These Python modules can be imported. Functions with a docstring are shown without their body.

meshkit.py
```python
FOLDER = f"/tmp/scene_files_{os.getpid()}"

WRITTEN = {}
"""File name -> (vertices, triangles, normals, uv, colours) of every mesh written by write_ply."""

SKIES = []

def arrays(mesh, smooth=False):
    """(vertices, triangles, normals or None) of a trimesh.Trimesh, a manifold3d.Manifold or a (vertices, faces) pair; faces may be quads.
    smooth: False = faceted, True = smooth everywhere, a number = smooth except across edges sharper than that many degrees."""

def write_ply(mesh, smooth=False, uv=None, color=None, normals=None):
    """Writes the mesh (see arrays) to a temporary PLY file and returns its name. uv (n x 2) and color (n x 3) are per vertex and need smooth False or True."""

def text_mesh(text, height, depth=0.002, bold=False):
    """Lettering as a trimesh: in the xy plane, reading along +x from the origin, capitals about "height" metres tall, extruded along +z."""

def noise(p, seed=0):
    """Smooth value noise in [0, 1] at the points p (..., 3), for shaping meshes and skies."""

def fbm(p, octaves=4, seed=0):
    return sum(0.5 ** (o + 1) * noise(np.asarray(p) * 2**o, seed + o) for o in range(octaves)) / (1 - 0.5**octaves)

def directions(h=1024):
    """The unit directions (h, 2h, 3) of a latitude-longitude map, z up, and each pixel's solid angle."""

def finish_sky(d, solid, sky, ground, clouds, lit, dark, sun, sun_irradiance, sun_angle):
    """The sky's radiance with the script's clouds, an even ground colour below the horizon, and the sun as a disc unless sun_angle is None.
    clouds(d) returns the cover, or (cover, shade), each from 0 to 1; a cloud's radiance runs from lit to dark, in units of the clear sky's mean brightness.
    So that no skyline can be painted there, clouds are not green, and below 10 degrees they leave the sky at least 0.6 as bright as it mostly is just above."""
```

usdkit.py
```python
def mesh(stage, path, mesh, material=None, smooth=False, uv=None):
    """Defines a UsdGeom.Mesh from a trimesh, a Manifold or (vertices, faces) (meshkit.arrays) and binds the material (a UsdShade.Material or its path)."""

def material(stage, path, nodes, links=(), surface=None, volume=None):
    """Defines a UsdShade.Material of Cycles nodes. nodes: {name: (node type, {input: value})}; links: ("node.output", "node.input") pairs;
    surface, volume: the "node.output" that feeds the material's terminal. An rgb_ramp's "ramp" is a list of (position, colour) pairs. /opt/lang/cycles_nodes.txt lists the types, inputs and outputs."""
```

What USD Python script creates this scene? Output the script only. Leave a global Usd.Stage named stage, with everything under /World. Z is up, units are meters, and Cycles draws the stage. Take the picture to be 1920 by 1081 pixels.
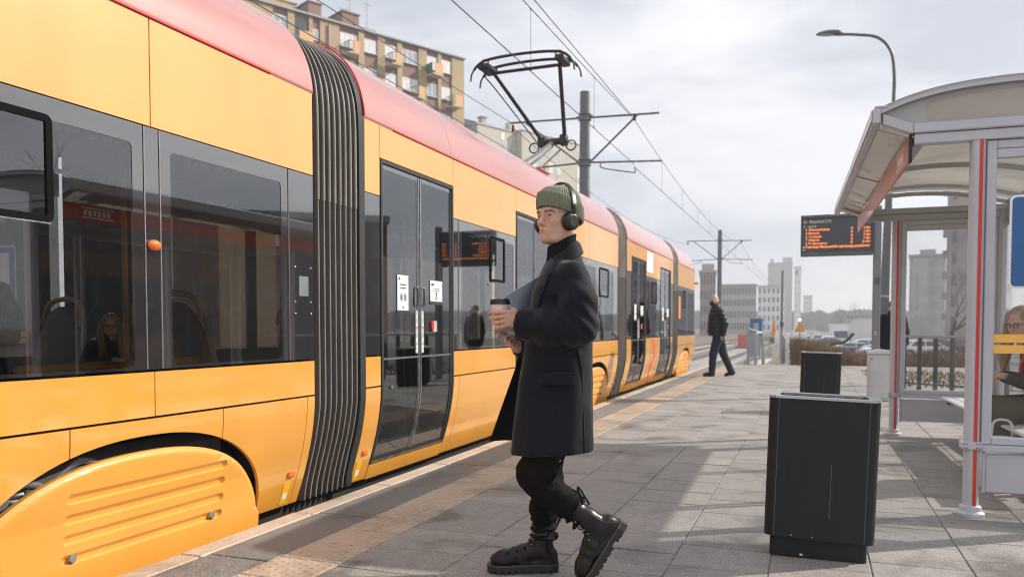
import math, random
import numpy as np
import trimesh
import manifold3d as m3
import shapely.geometry as sg
import shapely.affinity as sa
from shapely.ops import unary_union
from pxr import Usd, UsdGeom, UsdLux, UsdShade, Gf, Sdf, Vt
import usdkit, meshkit

random.seed(7)
RNG = np.random.default_rng(7)
stage = Usd.Stage.CreateInMemory()
UsdGeom.SetStageUpAxis(stage, UsdGeom.Tokens.z)
UsdGeom.SetStageMetersPerUnit(stage, 1.0)
UsdGeom.Xform.Define(stage, '/World')
UsdGeom.Scope.Define(stage, '/World/Looks')

# ---------------------------------------------------------------- camera
PITCH, YAW, EYE = math.radians(2.2), math.radians(20.6926), 1.2
cam = UsdGeom.Camera.Define(stage, '/World/camera')
_F0 = np.array([-math.sin(YAW), math.cos(YAW), 0.0])
CAM_R = np.array([math.cos(YAW), math.sin(YAW), 0.0])
_UP = np.array([0, 0, 1.0])
CAM_F = _F0 * math.cos(PITCH) - _UP * math.sin(PITCH)
CAM_U = _UP * math.cos(PITCH) + _F0 * math.sin(PITCH)
cam.AddTransformOp().Set(Gf.Matrix4d(*[float(v) for v in (*CAM_R, 0, *CAM_U, 0, *(-CAM_F), 0, 0, 0, EYE, 1)]))
cam.CreateHorizontalApertureAttr(36.0)
cam.CreateVerticalApertureAttr(20.25)
cam.CreateFocalLengthAttr(28.125)
cam.CreateVerticalApertureOffsetAttr(2.42)
cam.CreateClippingRangeAttr(Gf.Vec2f(0.05, 5000.0))
cam.CreateFStopAttr(3.2)
cam.CreateFocusDistanceAttr(3.9)
cam.CreateExposureAttr(0.2)

# ---------------------------------------------------------------- sky and sun
SUN = np.array([3.2, 2.15, 2.6]); SUN = SUN / np.linalg.norm(SUN)
SUN_EL, SUN_ROT = math.asin(SUN[2]), math.atan2(SUN[0], SUN[1])
usdkit.material(stage, '/World/Looks/sky_look', {
    'tc': ('geometry', {}),
    'map': ('mapping', {'mapping_type': 'point', 'scale': (1.0, 1.0, 2.6)}),
    'n1': ('noise_texture', {'scale': 2.3, 'detail': 6.0, 'roughness': 0.55, 'distortion': 0.3}),
    'cover': ('rgb_ramp', {'ramp': [(0.0, (0.55,) * 3), (0.40, (0.8,) * 3), (0.6, (1.0,) * 3)]}),
    'n2': ('noise_texture', {'scale': 3.1, 'detail': 5.0, 'roughness': 0.5, 'distortion': 0.2}),
    'tone': ('rgb_ramp', {'ramp': [(0.38, (4.9, 5.2, 5.9)), (0.46, (5.9, 6.1, 6.65)), (0.52, (6.9, 6.95, 7.4)), (0.60, (7.7, 7.65, 7.95))]}),
    'sky': ('sky_texture', {'sky_type': 'single_scattering', 'sun_disc': False, 'sun_elevation': SUN_EL, 'sun_rotation': SUN_ROT,
                            'aerosol_density': 2.0, 'altitude': 100.0}),
    'mixc': ('mix', {'mix_type': 'mix'}),
    'bg': ('background_shader', {'strength': 0.115}),
}, [('tc.position', 'map.vector'), ('map.vector', 'n1.vector'), ('map.vector', 'n2.vector'), ('n1.fac', 'cover.fac'), ('n2.fac', 'tone.fac'),
    ('cover.color', 'mixc.fac'), ('sky.color', 'mixc.color1'), ('tone.color', 'mixc.color2'), ('mixc.color', 'bg.color')], surface='bg.background')
dome = UsdLux.DomeLight.Define(stage, '/World/sky')
UsdShade.MaterialBindingAPI.Apply(dome.GetPrim()).Bind(UsdShade.Material.Get(stage, '/World/Looks/sky_look'))
sun = UsdLux.DistantLight.Define(stage, '/World/sun')
sun.CreateIntensityAttr(1.2)
sun.CreateAngleAttr(0.6)
sun.CreateColorAttr(Gf.Vec3f(1.0, 0.93, 0.82))
sun.GetPrim().CreateAttribute('inputs:normalize', Sdf.ValueTypeNames.Bool).Set(True)
_z = SUN; _x = np.cross([0, 0, 1.0], _z); _x /= np.linalg.norm(_x); _y = np.cross(_z, _x)
sun.AddTransformOp().Set(Gf.Matrix4d(*[float(v) for v in (*_x, 0, *_y, 0, *_z, 0, 0, 0, 50, 1)]))

# ---------------------------------------------------------------- helpers: prims
_names, ORG = {}, {}
def numbered(parent, name):
    k = (parent, name); n = _names.get(k, 0); _names[k] = n + 1
    return f'{parent}/{name}' if n == 0 else f'{parent}/{name}_{n:03d}'
def tag(prim, label=None, cat=None, group=None, kind=None):
    for k, v in (('label', label), ('category', cat), ('group', group), ('kind', kind)):
        if v: prim.SetCustomDataByKey(k, v)
def thing(name, label, cat, loc=(0, 0, 0), rot=0.0, group=None, kind=None):
    """An Xform at the thing's base; parts are given in world coordinates unless rot is set (then in its own)."""
    path = numbered('/World', name)
    x = UsdGeom.Xform.Define(stage, path)
    x.AddTranslateOp().Set(Gf.Vec3d(*map(float, loc)))
    if rot: x.AddRotateZOp().Set(float(math.degrees(rot)))
    tag(x.GetPrim(), label, cat, group, kind)
    ORG[path] = np.zeros(3) if rot else np.array(loc, float)
    return path
def part(parent, name, mesh, mat, smooth=False, label=None, kind=None):
    v, f, n = meshkit.arrays(mesh, False)
    root = '/'.join(parent.split('/')[:3])
    tm = trimesh.Trimesh(v - ORG.get(root, np.zeros(3)), f, process=False)
    if smooth is not False: tm.merge_vertices()
    path = numbered(parent, name)
    m = usdkit.mesh(stage, path, tm, LOOK[mat], smooth=smooth)
    tag(m.GetPrim(), label, None, None, kind)
    return path
def top(name, mesh, mat, label=None, cat=None, group=None, kind=None, smooth=False):
    path = numbered('/World', name)
    m = usdkit.mesh(stage, path, mesh, LOOK[mat], smooth=smooth)
    tag(m.GetPrim(), label, cat, group, kind)
    return path
def copy_of(src, name, loc, rot, label, cat, group=None, scale=None):
    path = numbered('/World', name)
    x = UsdGeom.Xform.Define(stage, path)
    x.GetPrim().GetReferences().AddInternalReference(src)
    x.ClearXformOpOrder()
    x.GetPrim().GetAttribute('xformOp:translate').Set(Gf.Vec3d(*map(float, loc)))
    ops = [UsdGeom.XformOp(x.GetPrim().GetAttribute('xformOp:translate'))]
    r = x.GetPrim().GetAttribute('xformOp:rotateZ')
    if r: r.Set(float(math.degrees(rot))); ops.append(UsdGeom.XformOp(r))
    elif rot: ops.append(x.AddRotateZOp()); ops[-1].Set(float(math.degrees(rot)))
    x.SetXformOpOrder(ops)
    x.GetPrim().SetInstanceable(True)
    tag(x.GetPrim(), label, cat, group)
    return path

# ---------------------------------------------------------------- helpers: meshes
def cat(*ms):
    ms = [m for x in ms for m in (x if isinstance(x, (list, tuple)) else [x])]
    return trimesh.util.concatenate([m if isinstance(m, trimesh.Trimesh) else to_tm(m) for m in ms])
def to_tm(m):
    a = m.to_mesh(); return trimesh.Trimesh(a.vert_properties[:, :3], a.tri_verts, process=False)
def box(x0, x1, y0, y1, z0, z1):
    b = trimesh.creation.box((abs(x1 - x0), abs(y1 - y0), abs(z1 - z0))); b.apply_translation(((x0 + x1) / 2, (y0 + y1) / 2, (z0 + z1) / 2)); return b
def cbox(x0, x1, y0, y1, z0, z1, c=0.004):
    """A box with chamfered edges."""
    x0, x1 = min(x0, x1), max(x0, x1); y0, y1 = min(y0, y1), max(y0, y1); z0, z1 = min(z0, z1), max(z0, z1)
    c = min(c, (x1 - x0) / 2.2, (y1 - y0) / 2.2, (z1 - z0) / 2.2)
    p = [(x, y, z) for dx, dy, dz in ((0, c, c), (c, 0, c), (c, c, 0)) for x in (x0 + dx, x1 - dx) for y in (y0 + dy, y1 - dy) for z in (z0 + dz, z1 - dz)]
    return trimesh.convex.convex_hull(np.array(p))
def tube(pts, r, sides=8, caps=True):
    p = np.asarray(pts, float); n = len(p)
    t = np.gradient(p, axis=0); t /= np.linalg.norm(t, axis=1, keepdims=True) + 1e-12
    a = np.cross(t[0], [0, 0, 1.0] if abs(t[0][2]) < 0.9 else [1.0, 0, 0]); a /= np.linalg.norm(a)
    A = []
    for i in range(n):
        a = a - t[i] * (a @ t[i]); a /= np.linalg.norm(a); A.append(a)
    A = np.array(A); B = np.cross(t, A)
    ang = np.arange(sides) * 2 * np.pi / sides
    R = np.broadcast_to(r, (n,))[:, None, None]
    v = p[:, None] + R * (np.cos(ang)[None, :, None] * A[:, None] + np.sin(ang)[None, :, None] * B[:, None])
    f = []
    i, j = np.meshgrid(np.arange(n - 1), np.arange(sides), indexing='ij')
    q = np.stack([i * sides + j, i * sides + (j + 1) % sides, (i + 1) * sides + (j + 1) % sides, (i + 1) * sides + j], -1).reshape(-1, 4)
    f = np.vstack([q[:, [0, 1, 2]], q[:, [0, 2, 3]]])
    V = v.reshape(-1, 3)
    if caps:
        V = np.vstack([V, p[0], p[-1]]); c0, c1 = n * sides, n * sides + 1
        f = np.vstack([f] + [[[c0, (k + 1) % sides, k], [c1, (n - 1) * sides + k, (n - 1) * sides + (k + 1) % sides]] for k in range(sides)])
    return trimesh.Trimesh(V, f, process=False)
def rod(a, b, r, r2=None, sides=8):
    return tube([a, b], [r, r if r2 is None else r2], sides)
def revolve(profile, center=(0, 0, 0), sections=24):
    m = trimesh.creation.revolve(np.array(profile, float), sections=sections); m.apply_translation(center); return m
def sph(c, r, sub=2):
    m = trimesh.creation.icosphere(sub, 1.0); m.vertices = m.vertices * np.asarray(r) + np.asarray(c); return m
def rot(m, ang, axis, point=(0, 0, 0)):
    m = m.copy(); m.apply_transform(trimesh.transformations.rotation_matrix(ang, axis, point)); return m
def shift(m, d):
    m = m.copy(); m.apply_translation(d); return m
def bez(pts, n=20):
    """A smooth curve (Catmull-Rom) through the points."""
    P = np.asarray(pts, float); P = np.vstack([2 * P[0] - P[1], P, 2 * P[-1] - P[-2]])
    out = []
    for i in range(1, len(P) - 2):
        t = np.linspace(0, 1, n, endpoint=False)[:, None]
        a, b, c, d = P[i - 1], P[i], P[i + 1], P[i + 2]
        out.append(0.5 * ((2 * b) + (c - a) * t + (2 * a - 5 * b + 4 * c - d) * t ** 2 + (3 * b - a - 3 * c + d) * t ** 3))
    return np.vstack(out + [P[-2][None]])
def rrect(x0, y0, x1, y1, r):
    return sg.box(x0 + r, y0 + r, x1 - r, y1 - r).buffer(r, quad_segs=5)
def ext(poly, t):
    """Extrudes a shapely polygon along +z by t (a Manifold)."""
    polys = [poly] if poly.geom_type == 'Polygon' else list(poly.geoms)
    loops = []
    for p in polys:
        p = sg.polygon.orient(p)
        loops.append(np.array(p.exterior.coords)[:-1]); loops += [np.array(h.coords)[:-1] for h in p.interiors]
    return m3.Manifold.extrude(m3.CrossSection(loops, m3.FillRule.EvenOdd), t)
def flat_ext(poly, t, frame):
    """Extrudes the polygon, then places it: frame = (origin, u axis, v axis); thickness along u x v."""
    m = to_tm(ext(poly, t)); o, u, v = (np.array(a, float) for a in frame); w = np.cross(u, v)
    m.vertices = o + m.vertices @ np.array([u, v, w]); return m
def text(s, h, frame, depth=0.002, bold=False, width=None, align='left'):
    m = meshkit.text_mesh(s, h, depth, bold)
    w = m.bounds[1][0] - m.bounds[0][0]
    if width: m.vertices[:, 0] *= width / w; w = width
    m.vertices[:, 0] -= m.bounds[0][0]
    if align == 'center': m.vertices[:, 0] -= w / 2
    if align == 'right': m.vertices[:, 0] -= w
    o, u, v = (np.array(a, float) for a in frame); n = np.cross(u, v)
    m.vertices = o + m.vertices @ np.array([u, v, n]); return m

# ---------------------------------------------------------------- signed distance modelling (smooth bodies)
class SDF:
    def __init__(s, lo, hi, h):
        s.lo = np.array(lo, float); s.h = h
        s.n = np.ceil((np.array(hi) - s.lo) / h).astype(int) + 1
        s.ax = [s.lo[k] + h * np.arange(s.n[k]) for k in range(3)]
        s.d = np.full(s.n, 1.0, np.float32)
    def win(s, lo, hi):
        a = np.clip(np.floor((np.array(lo) - s.lo) / s.h).astype(int), 0, s.n); b = np.clip(np.ceil((np.array(hi) - s.lo) / s.h).astype(int) + 1, 0, s.n)
        sl = tuple(slice(a[k], b[k]) for k in range(3))
        X = s.ax[0][sl[0]][:, None, None]; Y = s.ax[1][sl[1]][None, :, None]; Z = s.ax[2][sl[2]][None, None, :]
        return sl, X, Y, Z
    def put(s, sl, e, k, sub=False):
        d = s.d[sl]
        if d.size == 0: return s
        if sub:
            e = -e
            t = np.clip(0.5 - 0.5 * (d - e) / k, 0, 1) if k else (e > d)
            s.d[sl] = (d * (1 - t) + e * t + k * t * (1 - t)).astype(np.float32)
        else:
            t = np.clip(0.5 + 0.5 * (d - e) / k, 0, 1) if k else (e < d)
            s.d[sl] = (d * (1 - t) + e * t - k * t * (1 - t)).astype(np.float32)
        return s
    def cone(s, a, b, ra, rb, k=0.02, sub=False, flat=(1, 1, 1)):
        a, b = np.array(a, float), np.array(b, float); m = max(ra, rb) + 2 * k + 3 * s.h
        sl, X, Y, Z = s.win(np.minimum(a, b) - m, np.maximum(a, b) + m)
        ba = b - a; L = ba @ ba + 1e-12
        t = np.clip(((X - a[0]) * ba[0] + (Y - a[1]) * ba[1] + (Z - a[2]) * ba[2]) / L, 0, 1)
        d = np.sqrt(((X - a[0] - t * ba[0]) / flat[0]) ** 2 + ((Y - a[1] - t * ba[1]) / flat[1]) ** 2 + ((Z - a[2] - t * ba[2]) / flat[2]) ** 2) - (ra + (rb - ra) * t)
        return s.put(sl, d, k, sub)
    def chain(s, pts, rs, k=0.02):
        for i in range(len(pts) - 1): s.cone(pts[i], pts[i + 1], rs[i], rs[i + 1], k)
        return s
    def ell(s, c, r, k=0.02, sub=False, R=None):
        c, r = np.array(c, float), np.array(r, float); m = r.max() + 2 * k + 3 * s.h
        sl, X, Y, Z = s.win(c - m, c + m)
        x, y, z = X - c[0], Y - c[1], Z - c[2]
        if R is not None:
            x, y, z = R[0][0] * x + R[0][1] * y + R[0][2] * z, R[1][0] * x + R[1][1] * y + R[1][2] * z, R[2][0] * x + R[2][1] * y + R[2][2] * z
        q = np.sqrt((x / r[0]) ** 2 + (y / r[1]) ** 2 + (z / r[2]) ** 2); g = np.sqrt((x / r[0] ** 2) ** 2 + (y / r[1] ** 2) ** 2 + (z / r[2] ** 2) ** 2)
        return s.put(sl, q * (q - 1) / (g + 1e-9), k, sub)
    def loft(s, rows, k=0.02, pw=2.0):
        """rows: (z, xc, yc, a_front(-x), a_back(+x), b) from low to high."""
        rows = np.array(rows, float); m = 0.06
        sl, X, Y, Z = s.win((rows[:, 1] - rows[:, 3]).min(initial=9) * np.array([1, 0, 0]) + [-m, (rows[:, 2] - rows[:, 5]).min() - m, rows[0, 0] - m],
                            [(rows[:, 1] + rows[:, 4]).max() + m, (rows[:, 2] + rows[:, 5]).max() + m, rows[-1, 0] + m])
        I = lambda c: np.interp(Z.ravel(), rows[:, 0], rows[:, c])[None, None, :]
        x, y = X - I(1), Y - I(2)
        a = np.where(x < 0, I(3), I(4)); b = I(5)
        q = ((np.abs(x) / a) ** pw + (np.abs(y) / b) ** pw) ** (1 / pw)
        d = (q - 1) * np.minimum(a, b)
        d = np.maximum(d, np.maximum(rows[0, 0] - Z, Z - rows[-1, 0]))
        return s.put(sl, d, k)
    def half(s, p, n, k=0.005):
        """Cuts away what lies on the n side of the plane through p."""
        p, n = np.array(p, float), np.array(n, float); n /= np.linalg.norm(n)
        X, Y, Z = s.ax[0][:, None, None], s.ax[1][None, :, None], s.ax[2][None, None, :]
        e = (X - p[0]) * n[0] + (Y - p[1]) * n[1] + (Z - p[2]) * n[2]
        t = np.clip(0.5 - 0.5 * (s.d - e) / k, 0, 1)
        s.d = (s.d * (1 - t) + e * t + k * t * (1 - t)).astype(np.float32); return s
    def warp(s, fn):
        X, Y, Z = np.meshgrid(*s.ax, indexing='ij', sparse=False)
        near = np.abs(s.d) < 0.05
        P = np.stack([X[near], Y[near], Z[near]], -1)
        s.d[near] += fn(P).astype(np.float32); return s
    def mesh(s, smooth=1):
        """Surface nets."""
        d = s.d
        for k in range(3):                                            # the field is closed at its borders
            for e in (0, -1):
                sl = [slice(None)] * 3; sl[k] = e; d[tuple(sl)] = np.maximum(d[tuple(sl)], s.h * .5)
        ins = d < 0; n = np.array(d.shape)
        corners = [(i, j, k) for i in (0, 1) for j in (0, 1) for k in (0, 1)]
        c = lambda o: d[o[0]:n[0] - 1 + o[0], o[1]:n[1] - 1 + o[1], o[2]:n[2] - 1 + o[2]]
        st = sum((c(o) < 0).astype(np.int8) for o in corners); act = (st > 0) & (st < 8)
        idx = np.argwhere(act); vid = np.full(act.shape, -1, np.int64); vid[act] = np.arange(len(idx))
        val = np.stack([d[idx[:, 0] + o[0], idx[:, 1] + o[1], idx[:, 2] + o[2]] for o in corners], 1)
        P, W = np.zeros((len(idx), 3)), np.zeros((len(idx), 1))
        for a in range(8):
            for b in range(a + 1, 8):
                oa, ob = np.array(corners[a]), np.array(corners[b])
                if np.abs(oa - ob).sum() != 1: continue
                va, vb = val[:, a], val[:, b]; cr = (va < 0) != (vb < 0)
                t = np.where(cr, va / np.where(cr, va - vb, 1), 0)[:, None]
                P += cr[:, None] * (oa + t * (ob - oa)); W += cr[:, None]
        V = s.lo + s.h * (idx + P / W)
        F = []
        for ax in range(3):
            u, w = (ax + 1) % 3, (ax + 2) % 3
            sa_, sb_ = [slice(None)] * 3, [slice(None)] * 3; sa_[ax] = slice(0, -1); sb_[ax] = slice(1, None)
            A, B = ins[tuple(sa_)], ins[tuple(sb_)]
            e = np.argwhere(A != B); e = e[(e[:, u] > 0) & (e[:, w] > 0) & (e[:, u] < n[u] - 1) & (e[:, w] < n[w] - 1)]
            if not len(e): continue
            flip = ~A[tuple(e.T)]
            q = []
            for du, dw in ((1, 1), (0, 1), (0, 0), (1, 0)):
                p = e.copy(); p[:, u] -= du; p[:, w] -= dw; q.append(vid[tuple(p.T)])
            q = np.stack(q, 1); q[flip] = q[flip][:, ::-1]
            F.append(q[:, [0, 1, 2]]); F.append(q[:, [0, 2, 3]])
        tm = trimesh.Trimesh(V, np.vstack(F), process=False)
        if smooth:
            trimesh.smoothing.filter_taubin(tm, iterations=6 * smooth)
            dv = np.asarray(tm.vertices) - V; ln = np.linalg.norm(dv, axis=1, keepdims=True); tm.vertices = V + dv * np.minimum(1, .7 * s.h / np.maximum(ln, 1e-9))
        return tm
def biggest(m):
    parts = m.split(only_watertight=False); return max(parts, key=lambda p: len(p.faces)) if len(parts) else m
# ---------------------------------------------------------------- materials
LOOK = {}
def look(name, color, rough=0.5, metal=0.0, var=0.12, scale=6.0, bump=0.0, bscale=60.0, coat=0.0, coat_r=0.05, rvar=0.0, spec=0.5, sheen=0.0, detail=5.0, tint=None, emit=0.0, bdist=0.01, stretch=(1, 1, 1), coat_ior=1.5):
    """A principled material whose colour wanders between two tones by world-space noise, with optional fine relief."""
    c = np.array(color, float); lo = c * (1 - var); hi = np.minimum(c * (1 + var), 1) if tint is None else np.array(tint, float)
    N = {'g': ('geometry', {}), 'm': ('mapping', {'mapping_type': 'point', 'scale': stretch}), 'n': ('noise_texture', {'scale': scale, 'detail': detail, 'roughness': 0.6}),
         'r': ('rgb_ramp', {'ramp': [(0.3, lo), (0.7, hi)]}),
         'p': ('principled_bsdf', {'roughness': rough, 'metallic': metal, 'specular_ior_level': spec, 'coat_weight': coat, 'coat_roughness': coat_r, 'coat_ior': coat_ior, 'sheen_weight': sheen, 'sheen_roughness': 0.4})}
    Lk = [('g.position', 'm.vector'), ('m.vector', 'n.vector'), ('n.fac', 'r.fac'), ('r.color', 'p.base_color')]
    if rvar:
        N['rr'] = ('map_range', {'from_min': 0.3, 'from_max': 0.7, 'to_min': max(rough - rvar, 0.02), 'to_max': min(rough + rvar, 1.0)}); Lk += [('n.fac', 'rr.value'), ('rr.result', 'p.roughness')]
    if bump:
        N['bn'] = ('noise_texture', {'scale': bscale, 'detail': 3.0}); N['b'] = ('bump', {'strength': bump, 'distance': bdist}); Lk += [('m.vector', 'bn.vector'), ('bn.fac', 'b.height'), ('b.normal', 'p.normal')]
    if emit:
        N['p'][1].update(emission_strength=emit, emission_color=tuple(c))
    LOOK[name] = usdkit.material(stage, f'/World/Looks/{name}', N, Lk, surface='p.BSDF')
def glass(name, tint, ior=1.5, rough=0.0, gloss=(1, 1, 1)):
    LOOK[name] = usdkit.material(stage, f'/World/Looks/{name}', {'t': ('transparent_bsdf', {'color': tint}), 'g': ('glossy_bsdf', {'color': gloss, 'roughness': rough}),
        'f': ('fresnel', {'IOR': ior}), 'x': ('mix_closure', {})}, [('f.fac', 'x.fac'), ('t.BSDF', 'x.closure1'), ('g.BSDF', 'x.closure2')], surface='x.closure')

YEL = (0.77, 0.352, 0.05)
look('yellow_paint', YEL, 0.4, var=0.055, scale=2.2, stretch=(1, 1, .35), detail=8.0, rvar=0.06, coat=1.0, coat_r=0.07, coat_ior=1.9)
look('skirt_paint', (0.77, 0.355, 0.055), 0.5, var=0.05, scale=2.2, detail=8.0, coat=0.5, coat_r=0.2)
look('matt_black', (0.006, 0.006, 0.007), 0.9, spec=0.1)
look('red_paint', (0.45, 0.15, 0.12), 0.42, var=0.05, scale=1.5, coat=1.0, coat_r=0.12, coat_ior=2.2)
look('yellow_plastic', (0.85, 0.44, 0.03), 0.35, var=0.05)
look('black_glass', (0.012, 0.012, 0.014), 0.06, var=0.1, spec=1.0, coat=1.0, coat_r=0.01, coat_ior=2.4)
glass('tram_pane', (0.64, 0.63, 0.61), 2.25, 0.0, (0.9, 0.95, 1.0))
glass('far_glass', (0.22, 0.22, 0.22), 1.6)
glass('clear_pane', (0.87, 0.885, 0.88), 1.6)
look('rubber', (0.018, 0.018, 0.019), 0.6, var=0.3, scale=20)
look('bellows_rubber', (0.062, 0.053, 0.045), 0.42, var=0.3, scale=7, bump=0.1, bscale=90, stretch=(1, 1, 0.15), rvar=0.1)
look('bellows_edge', (0.26, 0.235, 0.205), 0.42, var=0.25, scale=10, stretch=(1, 1, 0.3))
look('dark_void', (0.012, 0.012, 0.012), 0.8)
look('steel', (0.42, 0.42, 0.43), 0.3, metal=0.9, var=0.12, scale=12, rvar=0.08)
look('dull_steel', (0.20, 0.20, 0.205), 0.45, metal=0.6, var=0.2, scale=12)
look('seat_grey', (0.17, 0.18, 0.19), 0.5, var=0.1)
look('seat_light', (0.42, 0.43, 0.44), 0.4, var=0.08)
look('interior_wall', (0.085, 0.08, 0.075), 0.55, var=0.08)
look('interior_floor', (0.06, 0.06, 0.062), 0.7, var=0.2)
look('amber_lens', (0.75, 0.16, 0.01), 0.18, var=0.05, coat=1.0)
look('white_print', (0.78, 0.78, 0.76), 0.5, var=0.03)
look('grey_print', (0.42, 0.43, 0.42), 0.5, var=0.05)
look('black_print', (0.03, 0.03, 0.032), 0.5, var=0.1)
look('red_plastic', (0.62, 0.05, 0.035), 0.35, var=0.05)
look('panto_black', (0.014, 0.014, 0.013), 0.42, var=0.3, scale=15)
look('panto_grey', (0.22, 0.215, 0.22), 0.35, metal=0.4, var=0.15)
look('wire', (0.035, 0.034, 0.035), 0.5)
look('graffiti_red', (0.72, 0.12, 0.02), 0.4, var=0.1, coat=0.4)
look('graffiti_grey', (0.36, 0.32, 0.28), 0.4, var=0.1, coat=0.4)
# platform
def stone(name, color, fleck=0.3, fscale=90.0, stain=0.45, rough=0.75, bump=0.25, bscale=140.0, sscale=1.7, spec=0.35, spots=0.0):
    """Concrete or stone: broad damp stains, blotches, fine flecks."""
    c = np.array(color, float)
    LOOK[name] = usdkit.material(stage, f'/World/Looks/{name}', {
        'g': ('geometry', {}), 'n1': ('noise_texture', {'scale': sscale, 'detail': 7.0, 'roughness': 0.62, 'distortion': 0.4}),
        'r1': ('rgb_ramp', {'ramp': [(0.36, c * (1 - stain)), (0.47, c * 0.93), (0.58, c), (0.72, np.minimum(c * 1.1, 1))]}),
        'n2': ('noise_texture', {'scale': fscale, 'detail': 3.0}), 'r2': ('rgb_ramp', {'ramp': [(0.3, (1 - fleck,) * 3), (0.5, (1,) * 3), (0.7, (1 + fleck,) * 3)]}),
        'n3': ('noise_texture', {'scale': 14.0, 'detail': 5.0, 'roughness': 0.7}), 'r3': ('rgb_ramp', {'ramp': [(0.3, (0.86,) * 3), (0.7, (1.12,) * 3)]}),
        'x': ('mix', {'mix_type': 'multiply', 'fac': 1.0}), 'x2': ('mix', {'mix_type': 'multiply', 'fac': 1.0}),
        'rr': ('map_range', {'from_min': 0.36, 'from_max': 0.6, 'to_min': rough - 0.3, 'to_max': rough, 'clamp': True}),
        'vo': ('voronoi_texture', {'scale': 4.2, 'randomness': 1.0}), 'vr': ('rgb_ramp', {'ramp': [(0.0, (1.32,) * 3), (0.045, (1.28,) * 3), (0.06, (1,) * 3), (1.0, (1,) * 3)]}), 'v2': ('voronoi_texture', {'scale': 6.7, 'randomness': 1.0}), 'v2r': ('rgb_ramp', {'ramp': [(0.0, (.55,) * 3), (0.05, (.6,) * 3), (0.075, (1,) * 3), (1.0, (1,) * 3)]}), 'ir': ('rgb_ramp', {'ramp': [(0.0, (.84,) * 3), (0.5, (1,) * 3), (1.0, (1.12,) * 3)]}), 'x5': ('mix', {'mix_type': 'multiply', 'fac': min(spots, .8)}), 'x3': ('mix', {'mix_type': 'multiply', 'fac': spots}), 'x4': ('mix', {'mix_type': 'multiply', 'fac': spots}),
        'b': ('bump', {'strength': bump, 'distance': 0.004}), 'bn': ('noise_texture', {'scale': bscale, 'detail': 4.0}),
        'p': ('principled_bsdf', {'specular_ior_level': spec})},
        [('g.position', 'n1.vector'), ('g.position', 'n2.vector'), ('g.position', 'n3.vector'), ('g.position', 'bn.vector'), ('n1.fac', 'r1.fac'), ('n2.fac', 'r2.fac'), ('n3.fac', 'r3.fac'),
         ('r1.color', 'x.color1'), ('r2.color', 'x.color2'), ('x.color', 'x2.color1'), ('r3.color', 'x2.color2'), ('x2.color', 'x3.color1'), ('g.position', 'vo.vector'), ('g.position', 'v2.vector'), ('vo.distance', 'vr.fac'), ('vr.color', 'x3.color2'), ('v2.distance', 'v2r.fac'), ('x3.color', 'x4.color1'), ('v2r.color', 'x4.color2'), ('x4.color', 'x5.color1'), ('g.random_per_island', 'ir.fac'), ('ir.color', 'x5.color2'), ('x5.color', 'p.base_color'), ('n1.fac', 'rr.value'), ('rr.result', 'p.roughness'),
         ('bn.fac', 'b.height'), ('b.normal', 'p.normal')], surface='p.BSDF')
for i, (a, s) in enumerate(((0.355, 0.42), (0.33, 0.5), (0.378, 0.38), (0.343, 0.46))):
    stone(f'slab_{"abcd"[i]}', (a * 1.0, a * 0.925, a * 0.865), stain=s + .06, spots=0.9)
stone('tactile_stone', (0.56, 0.435, 0.335), fleck=0.14, stain=0.38, spots=0.8)
stone('kerb_stone', (0.50, 0.40, 0.315), fleck=0.2, stain=0.25)
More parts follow.
